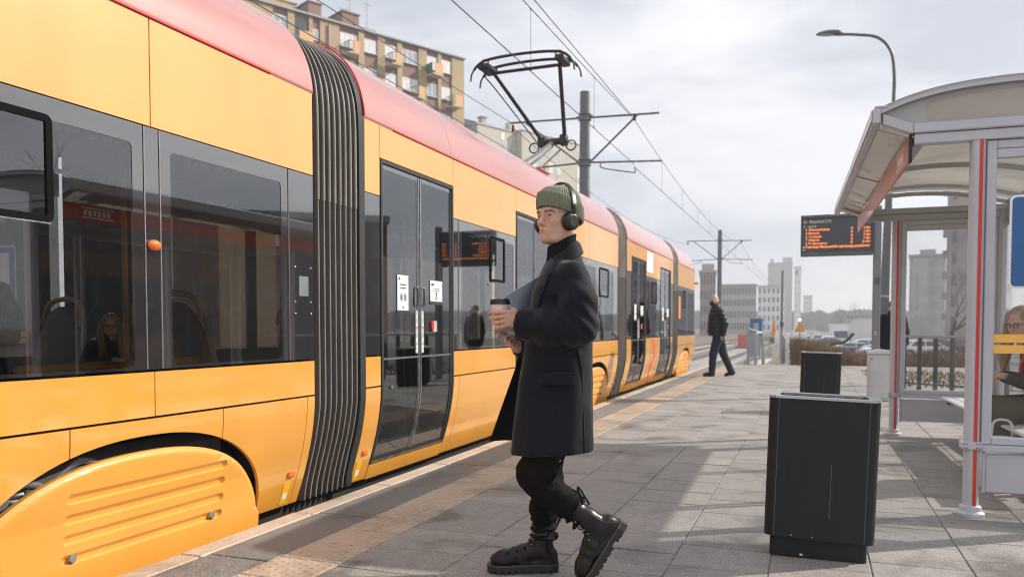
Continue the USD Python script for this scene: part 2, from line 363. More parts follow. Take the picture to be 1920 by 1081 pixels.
stone('aggregate', (0.20, 0.195, 0.187), fleck=0.85, fscale=160.0, stain=0.4, bump=0.9, bscale=190.0)
stone('joint_sand', (0.15, 0.135, 0.115), fleck=0.3, stain=0.2)
stone('asphalt', (0.06, 0.06, 0.062), fleck=0.3, stain=0.25)
stone('ground_soil', (0.17, 0.145, 0.105), fleck=0.3, stain=0.4, sscale=0.12, fscale=6.0)
stone('ballast', (0.19, 0.165, 0.14), fleck=0.6, fscale=30.0, stain=0.25, bump=1.0, bscale=30.0)
stone('pale_concrete', (0.55, 0.53, 0.50), fleck=0.08, stain=0.2)
look('rail_steel', (0.20, 0.17, 0.15), 0.4, metal=0.7, var=0.2)
# street furniture
look('bin_paint', (0.0085, 0.0092, 0.012), 0.5, var=0.3, scale=5, stretch=(6, 6, 0.6), rvar=0.1, spec=0.35)
look('bin_rim', (0.48, 0.49, 0.5), 0.28, metal=0.85, var=0.1)
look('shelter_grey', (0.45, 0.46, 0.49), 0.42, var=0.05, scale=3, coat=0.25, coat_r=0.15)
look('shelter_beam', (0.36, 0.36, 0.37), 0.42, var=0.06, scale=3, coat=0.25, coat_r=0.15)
look('stripe_red', (0.55, 0.035, 0.018), 0.4, var=0.05)
look('fascia_red', (0.44, 0.095, 0.045), 0.35, var=0.08, coat=0.5)
look('stripe_yellow', (0.85, 0.47, 0.09), 0.5, var=0.03)
look('sign_blue', (0.0, 0.085, 0.26), 0.35, var=0.03, coat=0.5)
look('sign_white', (0.82, 0.83, 0.84), 0.4, var=0.02, coat=0.5)
look('pole_grey', (0.13, 0.137, 0.155), 0.42, var=0.08, scale=4)
look('sign_pole_grey', (0.20, 0.205, 0.215), 0.42, var=0.08, scale=4)
look('lamp_pole_grey', (0.105, 0.11, 0.12), 0.45, var=0.08, scale=4)
look('display_case', (0.042, 0.046, 0.056), 0.3, var=0.1, coat=0.4)
look('display_edge', (0.095, 0.10, 0.115), 0.4, var=0.08)
look('led_orange', (1.0, 0.27, 0.07), 0.5, var=0.0, emit=0.9)
look('lens_white', (0.55, 0.55, 0.52), 0.3, var=0.05)
look('cabinet_grey', (0.48, 0.48, 0.475), 0.5, var=0.1, scale=4)
look('bench_white', (0.60, 0.60, 0.585), 0.4, var=0.05)
look('rail_dark', (0.075, 0.078, 0.084), 0.45, var=0.1)
look('rail_grey', (0.30, 0.31, 0.325), 0.45, var=0.1)
# the translucent shelter roof: light passes, softened
LOOK['roof_sheet'] = usdkit.material(stage, '/World/Looks/roof_sheet', {
    'g': ('geometry', {}), 'n': ('noise_texture', {'scale': 2.2, 'detail': 4.0}), 'r': ('rgb_ramp', {'ramp': [(0.35, (0.80, 0.77, 0.71)), (0.65, (0.88, 0.86, 0.81))]}),
    'd': ('diffuse_bsdf', {}), 't': ('translucent_bsdf', {}), 'x': ('mix_closure', {'fac': 0.64}), 's': ('glossy_bsdf', {'color': (1, 1, 1), 'roughness': 0.12}), 'f': ('fresnel', {'IOR': 1.45}), 'y': ('mix_closure', {}),
    'bn': ('noise_texture', {'scale': 4.0, 'detail': 1.0}), 'b': ('bump', {'strength': 0.25, 'distance': 0.05})},
    [('g.position', 'n.vector'), ('n.fac', 'r.fac'), ('r.color', 'd.color'), ('r.color', 't.color'), ('d.BSDF', 'x.closure1'), ('t.BSDF', 'x.closure2'), ('x.closure', 'y.closure1'), ('s.BSDF', 'y.closure2'), ('f.fac', 'y.fac'),
     ('g.position', 'bn.vector'), ('bn.fac', 'b.height'), ('b.normal', 's.normal')], surface='y.closure')
# people
look('skin', (0.56, 0.335, 0.25), 0.48, var=0.13, scale=32, spec=0.4, bump=0.06, bscale=420)
look('skin_dark', (0.50, 0.31, 0.24), 0.5, var=0.08)
look('lip', (0.47, 0.225, 0.18), 0.42, var=0.08)
look('eye_white', (0.6, 0.57, 0.54), 0.2, var=0.02)
look('iris', (0.06, 0.065, 0.07), 0.15)
look('brow_hair', (0.17, 0.105, 0.065), 0.7, var=0.2, scale=200)
look('hair_brown', (0.13, 0.085, 0.055), 0.55, var=0.35, scale=60, stretch=(1, 1, 0.1), bump=0.4, bscale=90)
look('hair_fair', (0.27, 0.185, 0.115), 0.5, var=0.35, scale=50, stretch=(1, 1, 0.08), bump=0.5, bscale=70)
look('coat_wool', (0.0042, 0.0056, 0.0118), 0.75, var=0.4, scale=70, sheen=0.16, bump=0.35, bscale=500, spec=0.2, bdist=0.002)
look('knit_black', (0.007, 0.007, 0.009), 0.9, var=0.3, scale=60, bump=0.4, bscale=200, spec=0.2, bdist=0.003)
look('trouser_black', (0.0042, 0.0036, 0.0035), 0.75, var=0.3, scale=40, bump=0.3, bscale=300, spec=0.12, bdist=0.002)
look('boot_leather', (0.004, 0.0038, 0.0036), 0.36, var=0.3, scale=30, rvar=0.1, bump=0.2, bscale=90, bdist=0.003, spec=0.38)
look('boot_sole', (0.010, 0.0098, 0.0095), 0.6, var=0.3, scale=30)
look('boot_welt', (0.06, 0.043, 0.03), 0.6, var=0.2)
look('lace', (0.035, 0.024, 0.017), 0.6, var=0.2)
look('knit_green', (0.20, 0.222, 0.155), 0.9, var=0.25, scale=120, sheen=0.2, bump=0.4, bscale=420, spec=0.2, bdist=0.002)
look('headphone_black', (0.011, 0.011, 0.012), 0.4, var=0.1)
look('headphone_pad', (0.014, 0.013, 0.013), 0.6, var=0.2)
look('cup_paper', (0.82, 0.68, 0.65), 0.55, var=0.03)
look('cup_lid', (0.016, 0.014, 0.013), 0.3, var=0.1)
look('laptop_grey', (0.16, 0.185, 0.215), 0.28, metal=0.7, var=0.05)
look('laptop_edge', (0.62, 0.64, 0.66), 0.25, metal=0.7, var=0.05)
look('denim', (0.008, 0.015, 0.028), 0.8, var=0.3, scale=40)
look('jacket_black', (0.006, 0.0065, 0.009), 0.6, var=0.3, scale=15)
look('mask_black', (0.008, 0.008, 0.009), 0.8)
look('jacket_grey', (0.028, 0.029, 0.033), 0.7, var=0.2)
look('trouser_olive', (0.055, 0.045, 0.026), 0.8, var=0.2)
look('strap_red', (0.5, 0.03, 0.03), 0.5)
look('frame_black', (0.012, 0.012, 0.012), 0.3)
look('trouser_beige', (0.20, 0.165, 0.14), 0.8)
# far things
look('wall_tan', (0.42, 0.315, 0.185), 0.8, var=0.1, scale=0.5)
look('wall_brown', (0.245, 0.145, 0.12), 0.8, var=0.12, scale=0.5)
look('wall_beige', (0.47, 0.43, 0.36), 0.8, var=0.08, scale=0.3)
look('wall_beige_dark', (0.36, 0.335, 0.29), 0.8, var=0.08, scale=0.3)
look('wall_dim', (0.115, 0.085, 0.07), 0.8, var=0.15, scale=0.3)
look('wall_grey', (0.36, 0.36, 0.37), 0.8, var=0.08, scale=0.2)
look('wall_white', (0.66, 0.66, 0.66), 0.8, var=0.05, scale=0.2)
look('wall_mauve', (0.30, 0.245, 0.255), 0.8, var=0.08, scale=0.2)
look('roof_metal', (0.33, 0.34, 0.36), 0.45, var=0.1, scale=0.5)
look('roof_tar', (0.06, 0.06, 0.06), 0.8)
look('balcony_panel', (0.68, 0.41, 0.20), 0.7, var=0.06)
look('balcony_green', (0.02, 0.16, 0.08), 0.6)
look('window_white', (0.75, 0.75, 0.76), 0.5, var=0.05)
look('window_glass', (0.34, 0.37, 0.42), 0.12, var=0.25, scale=0.9, coat=1.0, coat_r=0.02)
look('window_curtain', (0.62, 0.63, 0.66), 0.5, var=0.2, scale=2.0, coat=1.0, coat_r=0.02, stretch=(3, 3, 0.4))
look('window_dark', (0.05, 0.055, 0.065), 0.12, var=0.25, scale=0.9, coat=1.0, coat_r=0.02)
look('bark', (0.085, 0.068, 0.055), 0.9, var=0.3, scale=20)
look('twig_grey', (0.15, 0.125, 0.11), 0.9, var=0.25, scale=2)
look('twig_brown', (0.21, 0.135, 0.085), 0.9, var=0.35, scale=3)
look('wood_far', (0.135, 0.115, 0.10), 0.95, var=0.3, scale=0.08)
look('grass_dry', (0.185, 0.15, 0.085), 0.9, var=0.3, scale=1.5)
look('tyre', (0.015, 0.015, 0.015), 0.8)
look('hub', (0.35, 0.35, 0.36), 0.35, metal=0.7)
for nm, c in (('silver', (0.48, 0.50, 0.52)), ('white', (0.72, 0.72, 0.72)), ('black', (0.02, 0.02, 0.022)), ('blue', (0.03, 0.06, 0.14)), ('grey', (0.16, 0.17, 0.18)), ('red', (0.4, 0.03, 0.025))):
    look(f'car_{nm}', c, 0.35, var=0.03, coat=1.0)
look('car_glass', (0.03, 0.035, 0.04), 0.08, coat=1.0)
look('head_lamp', (0.9, 0.88, 0.8), 0.2, emit=2.5, var=0.0)
look('tail_red', (0.5, 0.02, 0.02), 0.2, coat=1.0)
look('box_blue', (0.02, 0.13, 0.28), 0.6)
look('barrier_red', (0.5, 0.16, 0.12), 0.6)
look('barrier_white', (0.7, 0.7, 0.7), 0.6)
look('sign_amber', (0.62, 0.30, 0.02), 0.5)
look('cone_orange', (0.7, 0.22, 0.05), 0.5)
# ---------------------------------------------------------------- the setting: ground, track bed, platform, road
def sstep(t): t = np.clip(t, 0, 1); return t * t * (3 - 2 * t)
def ground_z(x, y):
    x, y = np.asarray(x, float), np.asarray(y, float)
    z = -0.48 + 0 * x
    z = z - 0.88 * sstep((x - 0.2) / 1.6) * sstep((y - 26.8) / 3.0) - 0.88 * sstep((x - 4.8) / 2.0) * (1 - sstep((y - 26.8) / 3.0))
    return z
gx_ = np.unique(np.concatenate([np.linspace(-3000, -60, 12), np.linspace(-60, 60, 121), np.linspace(60, 3000, 12)]))
gy_ = np.unique(np.concatenate([np.linspace(-600, -20, 8), np.linspace(-20, 90, 111), np.linspace(90, 4000, 16)]))
GX, GY = np.meshgrid(gx_, gy_, indexing='ij')
gv = np.stack([GX, GY, ground_z(GX, GY)], -1).reshape(-1, 3)
ii, jj = np.meshgrid(np.arange(len(gx_) - 1), np.arange(len(gy_) - 1), indexing='ij'); W_ = len(gy_)
gq = np.stack([ii * W_ + jj, (ii + 1) * W_ + jj, (ii + 1) * W_ + jj + 1, ii * W_ + jj + 1], -1).reshape(-1, 4)
top('ground', (gv, gq), 'ground_soil', kind='structure', smooth=True)

# track bed, sleepers, rails
tb = thing('track_bed', None, None, kind='structure')
top_bed = -0.36
part(tb, 'ballast_bed', cat(box(-9.6, -3.02, -12, 26.6, -0.9, top_bed), box(-9.6, -1.75, 26.6, 260, -0.9, top_bed)), 'ballast')
for xc in (-4.325, -7.6):
    for s in (-1, 1):
        x = xc + s * 0.75
        prof = sg.Polygon([(-.06, 0), (.06, 0), (.06, .015), (.01, .03), (.01, .10), (.034, .105), (.034, .135), (-.034, .135), (-.034, .105), (-.01, .10), (-.01, .03), (-.06, .015)])
        part(tb, 'rail', flat_ext(prof, 272, ((x, 260, top_bed + .04), (1, 0, 0), (0, 0, 1))), 'rail_steel')
sleepers = []
for xc in (-4.325, -7.6):
    for k in range(95):
        y = 23.9 + k * 0.62
        b = cbox(xc - 1.2, xc + 1.2, y - .12, y + .12, top_bed - .05, top_bed + .045, .02)
        if k < 40: part(tb, 'sleeper', b, 'pale_concrete')
        else: sleepers.append(b)
part(tb, 'far_sleepers', cat(sleepers), 'pale_concrete', kind='stuff')

# platform
PX0, PX1, PY0, PY1 = -3.13, 4.9, -4.0, 26.5
pf = thing('platform', None, None, kind='structure')
part(pf, 'platform_body', box(PX0 + .03, PX1, PY0, PY1, -0.9, -0.0065), 'joint_sand')
part(pf, 'edge_wall', box(PX0 + .012, PX0 + .0299, PY0, PY1, -0.9, -0.10), 'pale_concrete')
def in_view(x, y):
    d = np.array([x, y, 0.0]) - [0, 0, EYE]; w = d @ CAM_F
    return w > 0.5 and abs(d @ CAM_R / w) < 0.70 and (d @ CAM_U) / w > -0.31
def slab_mesh(x0, x1, y0, y1, zt, tilt=0.0015, th=0.034, c=0.004):
    m = cbox(x0, x1, y0, y1, zt - th, zt, c)
    a, b = RNG.normal(0, tilt, 2)
    m.vertices[:, 2] += a * (m.vertices[:, 0] - x0) / (x1 - x0) + b * (m.vertices[:, 1] - y0) / (y1 - y0) + RNG.normal(0, 0.0007)
    return m
cols = [-2.235, -1.70, -1.185, -0.67, -0.195, 0.28, 0.745, 1.21, 1.68, 2.15, 2.62, 3.09, 3.56, 4.03, 4.5]
G = 0.0024
slabs = []
for c in range(len(cols) - 1):
    y = PY0 + (0.0 if c % 2 == 0 else 0.205)
    y = y + (3.82 - PY0) % 0.41
    while y < PY1 - 0.05:
        y1 = min(y + 0.41, PY1)
        slabs.append((cols[c] + G, cols[c + 1] - G, y + G, y1 - G)); y += 0.41
slabs.sort(key=lambda s: (not in_view((s[0] + s[1]) / 2, (s[2] + s[3]) / 2), math.hypot(s[0] + s[1], s[2] + s[3])))
rest = []
for k, s in enumerate(slabs):
    m = slab_mesh(*s, 0.0)
    if k < 300: part(pf, 'paving_slab', m, 'slab_' + 'abcd'[int(RNG.integers(4))])
    else: rest.append(m)
part(pf, 'far_paving_slabs', cat(rest), 'slab_a', kind='stuff')
# tactile tiles with small raised lozenges
def tactile(y0, y1):
    x0, x1 = -2.605 + .003, -2.235 - .003
    ms = [slab_mesh(x0, x1, y0 + .003, y1 - .003, 0.001, 0.001)]
    nx, ny = 7, 6
    for i in range(nx):
        for j in range(ny):
            cx, cy_ = x0 + (i + .5) * (x1 - x0) / nx, y0 + (j + .5 + (0.25 if i % 2 else -0.25)) * (y1 - y0) / ny
            a, b, h = .0145, .0085, .0045
            v = [(cx - a, cy_ - b, .001), (cx + a, cy_ - b, .001), (cx + a, cy_ + b, .001), (cx - a, cy_ + b, .001), (cx - a * .6, cy_ - b * .5, h), (cx + a * .6, cy_ - b * .5, h), (cx + a * .6, cy_ + b * .5, h), (cx - a * .6, cy_ + b * .5, h)]
            f = [(4, 5, 6), (4, 6, 7), (0, 1, 5), (0, 5, 4), (1, 2, 6), (1, 6, 5), (2, 3, 7), (2, 7, 6), (3, 0, 4), (3, 4, 7)]
            ms.append(trimesh.Trimesh(v, f, process=False))
    return cat(ms)
y = PY0 + (3.445 - PY0) % 0.312
while y < PY1 - 0.1:
    part(pf, 'tactile_tile', tactile(y, min(y + .312, PY1)), 'tactile_stone'); y += 0.312
y = PY0 + (4.36 - PY0) % 1.0
while y < PY1 - 0.05:
    part(pf, 'aggregate_slab', slab_mesh(-2.985 + .003, -2.605 - .003, y + .003, min(y + 1.0, PY1) - .003, -0.001, 0.0015), 'aggregate'); y += 1.0
y = PY0 + .3
while y < PY1 - 0.05:
    part(pf, 'kerb_stone', slab_mesh(PX0, -2.985 - .003, y + .003, min(y + 1.0, PY1) - .003, 0.002, 0.001, th=0.1, c=.008), 'kerb_stone'); y += 1.0
# ---------------------------------------------------------------- the tram
TC = -4.325                                   # middle of its track
ROOF = [(-3.15, 2.755), (-3.158, 2.83), (-3.182, 2.93), (-3.228, 3.04), (-3.30, 3.15), (-3.405, 3.25), (-3.57, 3.345), (-3.82, 3.41), (-4.325, 3.44)]
def prof(z):
    z = np.asarray(z, float)
    return np.where(z > 0.72, -3.15, -3.15 - 0.125 * np.clip((0.72 - z) / 0.62, 0, 1.4) ** 1.75)
tram = thing('tram', 'long yellow and red articulated tram with dark windows standing along the platform edge', 'tram', (TC, 9.0, top_bed))
def bent(poly, t=0.02, off=0.0, ref=0.07):
    """A panel of the side: polygon in (y, z), thickness t inward of the surface + off, bent to the side's profile."""
    if poly.is_empty: return None
    m = ext(poly, t)
    if poly.bounds[1] < 0.72: m = m.refine_to_length(ref)
    m = to_tm(m); v = m.vertices
    m.vertices = np.stack([v[:, 2] - t + prof(v[:, 1]) + off, v[:, 0], v[:, 1]], 1)
    return m
def sheet(m, axis=(1, 0, 0)):
    """Only the outer face of a thin pane."""
    m = m.copy(); n = m.face_normals @ np.array(axis, float); m.update_faces(n > .5); m.remove_unreferenced_vertices(); return m
J = 0.004
def R(y0, y1, z0, z1, j=J): return sg.box(y0 + j, z0 + j, y1 - j, z1 - j)
def sup(yc, z0, a, h, n=2.5):
    t = np.linspace(0, np.pi, 49); c, s = np.cos(t), np.sin(t)
    return sg.Polygon([(yc + a * np.sign(x) * abs(x) ** (2 / n), z0 + h * abs(q) ** (2 / n)) for x, q in zip(c, s)] + [(yc - a, z0 - .3), (yc + a, z0 - .3)])
BOGIES = [3.12, 12.12, 21.35]
ARCH = unary_union([sup(y, -0.05, 1.02, .70, 2.25) for y in BOGIES])
def yellow(y0, y1, z0, z1, arch=False, name='side_panel'):
    p = R(y0, y1, z0, z1)
    if arch: p = p.difference(ARCH)
    for g in getattr(p, 'geoms', [p]):
        if g.area > 1e-4: part(tram, name, bent(g, .022), 'yellow_paint', smooth=35)
def window(y0, y1, z0=0.98, z1=2.205, hopper=None, inset=(.07, .018, .10, .07)):
    outer = R(y0, y1, z0, z1, .003); a, b, c, d = inset
    inner = rrect(y0 + a, z0 + b, y1 - a, z1 - c, .03)
    fr = part(tram, 'window_frame', bent(outer.difference(inner), .014, -.001), 'black_glass')
    if hopper:
        ho = rrect(hopper[0], hopper[2], hopper[1], hopper[3], .035); hi = ho.buffer(-.032)
        part(fr, 'hopper_frame', bent(ho.difference(hi), .016, .004), 'matt_black')
        part(fr, 'hopper_pane', sheet(bent(hi.buffer(.002), .004, -.004)), 'tram_pane')
        part(fr, 'hopper_catch', shift(sph((0, 0, 0), (.012, .016, .010)), (-3.142, hopper[0] - .03, hopper[2] - .03)), 'seat_light', smooth=True)
        inner = inner.difference(ho.buffer(.002))
        lip = R(hopper[0] + .02, hopper[1] - .02, hopper[2] - .006, hopper[2] - .0, 0); part(fr, 'hopper_sill', bent(lip, .006, .008), 'steel')
    for g in getattr(inner, 'geoms', [inner]):
        if g.area > .003: part(fr, 'pane', sheet(bent(g.buffer(.002), .004, -.004)), 'tram_pane')
    return fr
def blank(y0, y1, z0=0.98, z1=2.205): return part(tram, 'black_panel', bent(R(y0, y1, z0, z1, .003), .014, -.001), 'black_glass')
def edge_strip(parent, y, z0, z1, w=.007, mat='dull_steel', off=.003, name='edge_strip'): return part(parent, name, bent(sg.box(y - w / 2, z0, y + w / 2, z1), .01, off, .05), mat)

def door(y0, y1, full=True):
    """A double sliding door; y0..y1 the opening."""
    zt, zb, mid = 2.465, 0.15, (y0 + y1) / 2
    o = sg.box(y0, zb - .03, y1, zt + .028); i = sg.box(y0 + .028, zb, y1 - .028, zt)
    part(tram, 'door_frame', bent(o.difference(i), .03, .006, .05), 'rubber')
    part(tram, 'door_sill', bent(R(y0, y1, -.01, zb - .032), .03, .004, .05), 'yellow_paint', smooth=30)
    part(tram, 'sill_plate', bent(sg.box(y0 + .02, zb - .030, y1 - .02, zb - .012), .03, .007, .05), 'steel')
    for a, b, s in ((y0 + .03, mid - .012, 1), (mid + .012, y1 - .03, -1)):
        lo, li = sg.box(a, zb + .004, b, zt - .006), sg.box(a + .03, zb + .035, b - .03, zt - .04)
        leaf = part(tram, 'door_leaf', bent(lo.difference(li), .022, -.010, .05), 'black_glass')
        part(leaf, 'door_pane', sheet(bent(li.buffer(.002), .004, -.013, .05)), 'tram_pane', smooth=30)
        part(leaf, 'cross_bar', bent(sg.box(a, .938, b, .952), .008, -.006), 'dull_steel')
        edge_strip(leaf, (b - .004) if s > 0 else (a + .004), zb + .01, zt - .01, .012, 'steel', -.004)
        edge_strip(leaf, (a + .004) if s > 0 else (b - .004), zb + .01, zt - .01, .008, 'dull_steel', -.004)
        e = b if s > 0 else a
        part(leaf, 'sticker_strip', bent(sg.box(*(min(e - s * .020, e - s * .062), .975, max(e - s * .020, e - s * .062), 1.335)), .002, -.007), 'grey_print')
        ic = []
        c = e - s * .041
        for z, h, w in ((1.285, .035, .012), (1.215, .028, .024), (1.155, .03, .012), (1.085, .042, .024), (1.025, .032, .026), (.993, .02, .02)):
            ic.append(bent(sg.box(c - w / 2, z - h / 2, c + w / 2, z + h / 2).intersection(sg.Point(c, z).buffer(max(w, h) * .52)), .002, -.0055))
        for q_ in ic: part(leaf, 'sticker_print', q_, 'white_print')
        part(leaf, 'sticker_bar', bent(sg.box(c - .016, 1.192, c + .016, 1.199), .002, -.005), 'red_plastic')
        hz = [(-3.144, e - s * .045, z) for z in (1.375, 1.39, 1.51, 1.525)]; hz[0] = (-3.155, e - s * .045, 1.372); hz[3] = (-3.155, e - s * .045, 1.528)
        part(leaf, 'door_handle', tube(bez(hz, 4), .007), 'rubber', smooth=True)
        for z in (1.372, 1.528): part(leaf, 'handle_screw', sph((-3.147, e - s * .045, z), (.006, .009, .009), 1), 'steel')
        # paper notices
        if s > 0: n0, n1, b0, b1 = a + .245, a + .43, 1.305, 1.62
        else: n0, n1, b0, b1 = a + .19, a + .43, 1.395, 1.605
        part(leaf, 'paper_notice', bent(sg.box(n0, b0, n1, b1), .002, -.0065), 'white_print')
        w, q = n1 - n0, b1 - b0
        pr = [sg.box(n0, b0, n1, b0 + .028)]
        if s > 0:
            pr += [sg.Point(n0 + .03, b1 - .03).buffer(.012)]
            pr += [sg.box(n0 + .04, b1 - .082, n1 - .035, b1 - .072), sg.box(n0 + .048, b1 - .107, n1 - .042, b1 - .098), sg.box(n0 + .05, b1 - .117, n1 - .044, b1 - .114)]
            for u in (.36, .70):
                cc = sg.Point(n0 + w * u, b0 + .135); pr += [sa.scale(cc.buffer(.026).difference(cc.buffer(.020)), .8, 1.25), sa.rotate(sg.box(cc.x - .004, cc.y - .024, cc.x + .004, cc.y + .024), 35), sa.rotate(sg.box(cc.x - .004, cc.y - .02, cc.x + .004, cc.y + .02), -35)]
            pr += [sg.Point(n0 + w * .52, b0 + .052).buffer(.010)]
        else:
            pr += [sg.box(n0 + .02, b1 - .045, n0 + .07, b1 - .026), sg.box(n0 + .06, b1 - .072, n1 - .06, b1 - .066), sg.box(n0 + .045, b1 - .09, n1 - .045, b1 - .085)]
            cc = sg.Point(n0 + w * .5, b0 + .075); pr += [sa.scale(cc.buffer(.034).difference(cc.buffer(.029)), .7, 1.1), sa.rotate(sg.box(cc.x - .006, cc.y - .03, cc.x + .006, cc.y + .03), -14), sg.Point(cc.x, cc.y + .03).buffer(.008)]
        part(leaf, 'notice_print', cat([bent(g, .002, -.0055) for p in pr for g in getattr(p, 'geoms', [p])]), 'black_print')
        if s > 0: part(leaf, 'lock_cover', bent(sg.Point(a + .14, .72).buffer(.016), .01, .0), 'steel')
    part(tram, 'door_button', bent(sg.box(y1 - .42, 1.155, y1 - .345, 1.25), .02, .0), 'seat_light', label='pale grey door button with a red rim')
    part(tram, 'door_button_rim', bent(sa.scale(sg.Point(y1 - .425, 1.205).buffer(.045), .45, 1.0), .022, .003), 'red_plastic')
    # inside the doorway
    part(tram, 'handrail', tube(bez([(-3.42, y0 + .22, .13), (-3.42, y0 + .22, 1.1), (-3.42, y0 + .22, 2.4)], 3), .017), 'yellow_plastic', smooth=True)
    part(tram, 'handrail', tube(bez([(-3.42, y1 - .22, .13), (-3.42, y1 - .22, 1.1), (-3.42, y1 - .22, 2.4)], 3), .017), 'yellow_plastic', smooth=True)

def roof(y0, y1, seams=()):
    P = np.array(ROOF); P = np.vstack([P, [(2 * TC - x, z) for x, z in P[::-1][1:]]])
    ys = [y0] + list(seams) + [y1]
    for a, b in zip(ys[:-1], ys[1:]):
        a, b = a + .003, b - .003
        dense = bez(np.stack([P[:, 0], 0 * P[:, 0], P[:, 1]], 1), 3)
        inn = dense.copy(); inn[:, 2] -= .03; inn[:, 0] = TC + (inn[:, 0] - TC) * .985
        n = len(dense); V, F = [], []
        for yy in (a, b): V += [(x, yy, z) for x, _, z in dense] + [(x, yy, z) for x, _, z in inn]
        m = 2 * n
        for i in range(n - 1):
            F += [(i, i + 1, m + i + 1), (i, m + i + 1, m + i), (n + i, m + n + i + 1, n + i + 1), (n + i, m + n + i, m + n + i + 1), (i, n + i, n + i + 1), (i, n + i + 1, i + 1), (m + i, m + i + 1, m + n + i + 1), (m + i, m + n + i + 1, m + n + i)]
        F += [(0, m, m + n), (0, m + n, n), (n - 1, 2 * n - 1, m + 2 * n - 1), (n - 1, m + 2 * n - 1, m + n - 1)]
        part(tram, 'roof_panel', trimesh.Trimesh(V, F[::1], process=False), 'red_paint', smooth=40)
    part(tram, 'roof_gutter', cbox(-3.158, -3.139, y0 + .45 if y0 > 5 else y0, y1 - (.45 if y1 < 5 else .1), 2.748, 2.762, .003), 'red_plastic')

def bellows(y0, y1):
    P = [(-3.285, .0), (-3.272, .10), (-3.235, .25), (-3.19, .42), (-3.158, .60), (-3.15, .74), (-3.15, 1.2), (-3.15, 2.0), (-3.15, 2.45), (-3.155, 2.72), (-3.175, 2.88), (-3.215, 3.0), (-3.28, 3.11), (-3.39, 3.21), (-3.57, 3.30), (-3.9, 3.36), (-4.4, 3.38)]
    P = np.array(P); c = bez(np.stack([P[:, 0], 0 * P[:, 0], P[:, 1]], 1), 3)[:, [0, 2]]
    t = np.gradient(c, axis=0); t /= np.linalg.norm(t, axis=1, keepdims=True); nrm = np.stack([t[:, 1], -t[:, 0]], 1); nrm[nrm[:, 0] < 0] *= 1
    core = part(tram, 'bellows', flat_ext(sg.Polygon(np.vstack([c - nrm * .06, np.stack([2 * TC - (c - nrm * .06)[::-1, 0], (c - nrm * .06)[::-1, 1]], 1)])).buffer(0).difference(sg.box(-5.26, .14, -3.39, 2.4)), y1 - y0 - .004, ((0, y1 - .002, 0), (1, 0, 0), (0, 0, 1))), 'rubber')
    part(tram, 'gangway_floor', box(-5.28, -3.38, y0 - .01, y1 + .01, .06, .115), 'interior_floor')
    N = 8; w = (y1 - .085 - y0 - .01) / N
    sec = [(0, -.062), (.10, -.05), (.24, -.03), (.38, -.014), (.46, -.002), (.54, -.002), (.62, -.014), (.76, -.03), (.90, -.05), (1.0, -.062)]
    for k in range(N):
        a = y0 + .01 + k * w
        V = np.array([[(c[i, 0] + nrm[i, 0] * o, a + u * w, c[i, 1] + nrm[i, 1] * o) for u, o in sec] for i in range(len(c))])
        n, s = len(c), len(sec); i, j = np.meshgrid(np.arange(n - 1), np.arange(s - 1), indexing='ij')
        q = np.stack([i * s + j, i * s + j + 1, (i + 1) * s + j + 1, (i + 1) * s + j], -1).reshape(-1, 4)
        f = part(core, 'fold', (V.reshape(-1, 3), q), 'bellows_rubber', smooth=True)
        pe = lambda z0, z1, m_=60: [(float(np.interp(u, zz, xx)), a + w / 2, float(np.interp(u, zz, c[:, 1]))) for u in np.linspace(*(float(np.interp(q, c[:, 1], zz)) for q in (z0, z1)), m_)]
        zz, xx = np.arange(n, dtype=float), c[:, 0]
        part(core, 'fold_edge', tube(pe(.0, 2.055), .0058, 6), 'bellows_edge', smooth=True)
        part(core, 'fold_edge', tube(pe(2.058, 3.375), np.interp(np.linspace(0, 1, 60), [0, .3, .36, 1], [.0105, .0098, .006, .0055]), 6), 'bellows_edge', smooth=True)
    ring = np.vstack([c + nrm * .008, (c - nrm * .07)[::-1]])
    part(tram, 'bellows_ring', flat_ext(sg.Polygon(ring).buffer(0), .075, ((0, y1 - .004, 0), (1, 0, 0), (0, 0, 1))), 'rubber')
    P2 = np.array([(x, z) for x, z in ROOF]); r2 = bez(np.stack([P2[:, 0] + .01, 0 * P2[:, 0] + y1 - .002, P2[:, 1] + .008], 1), 4)
    part(tram, 'roof_trim', tube(r2[: len(r2) * 3 // 4], .008, 6), 'red_plastic', smooth=True)

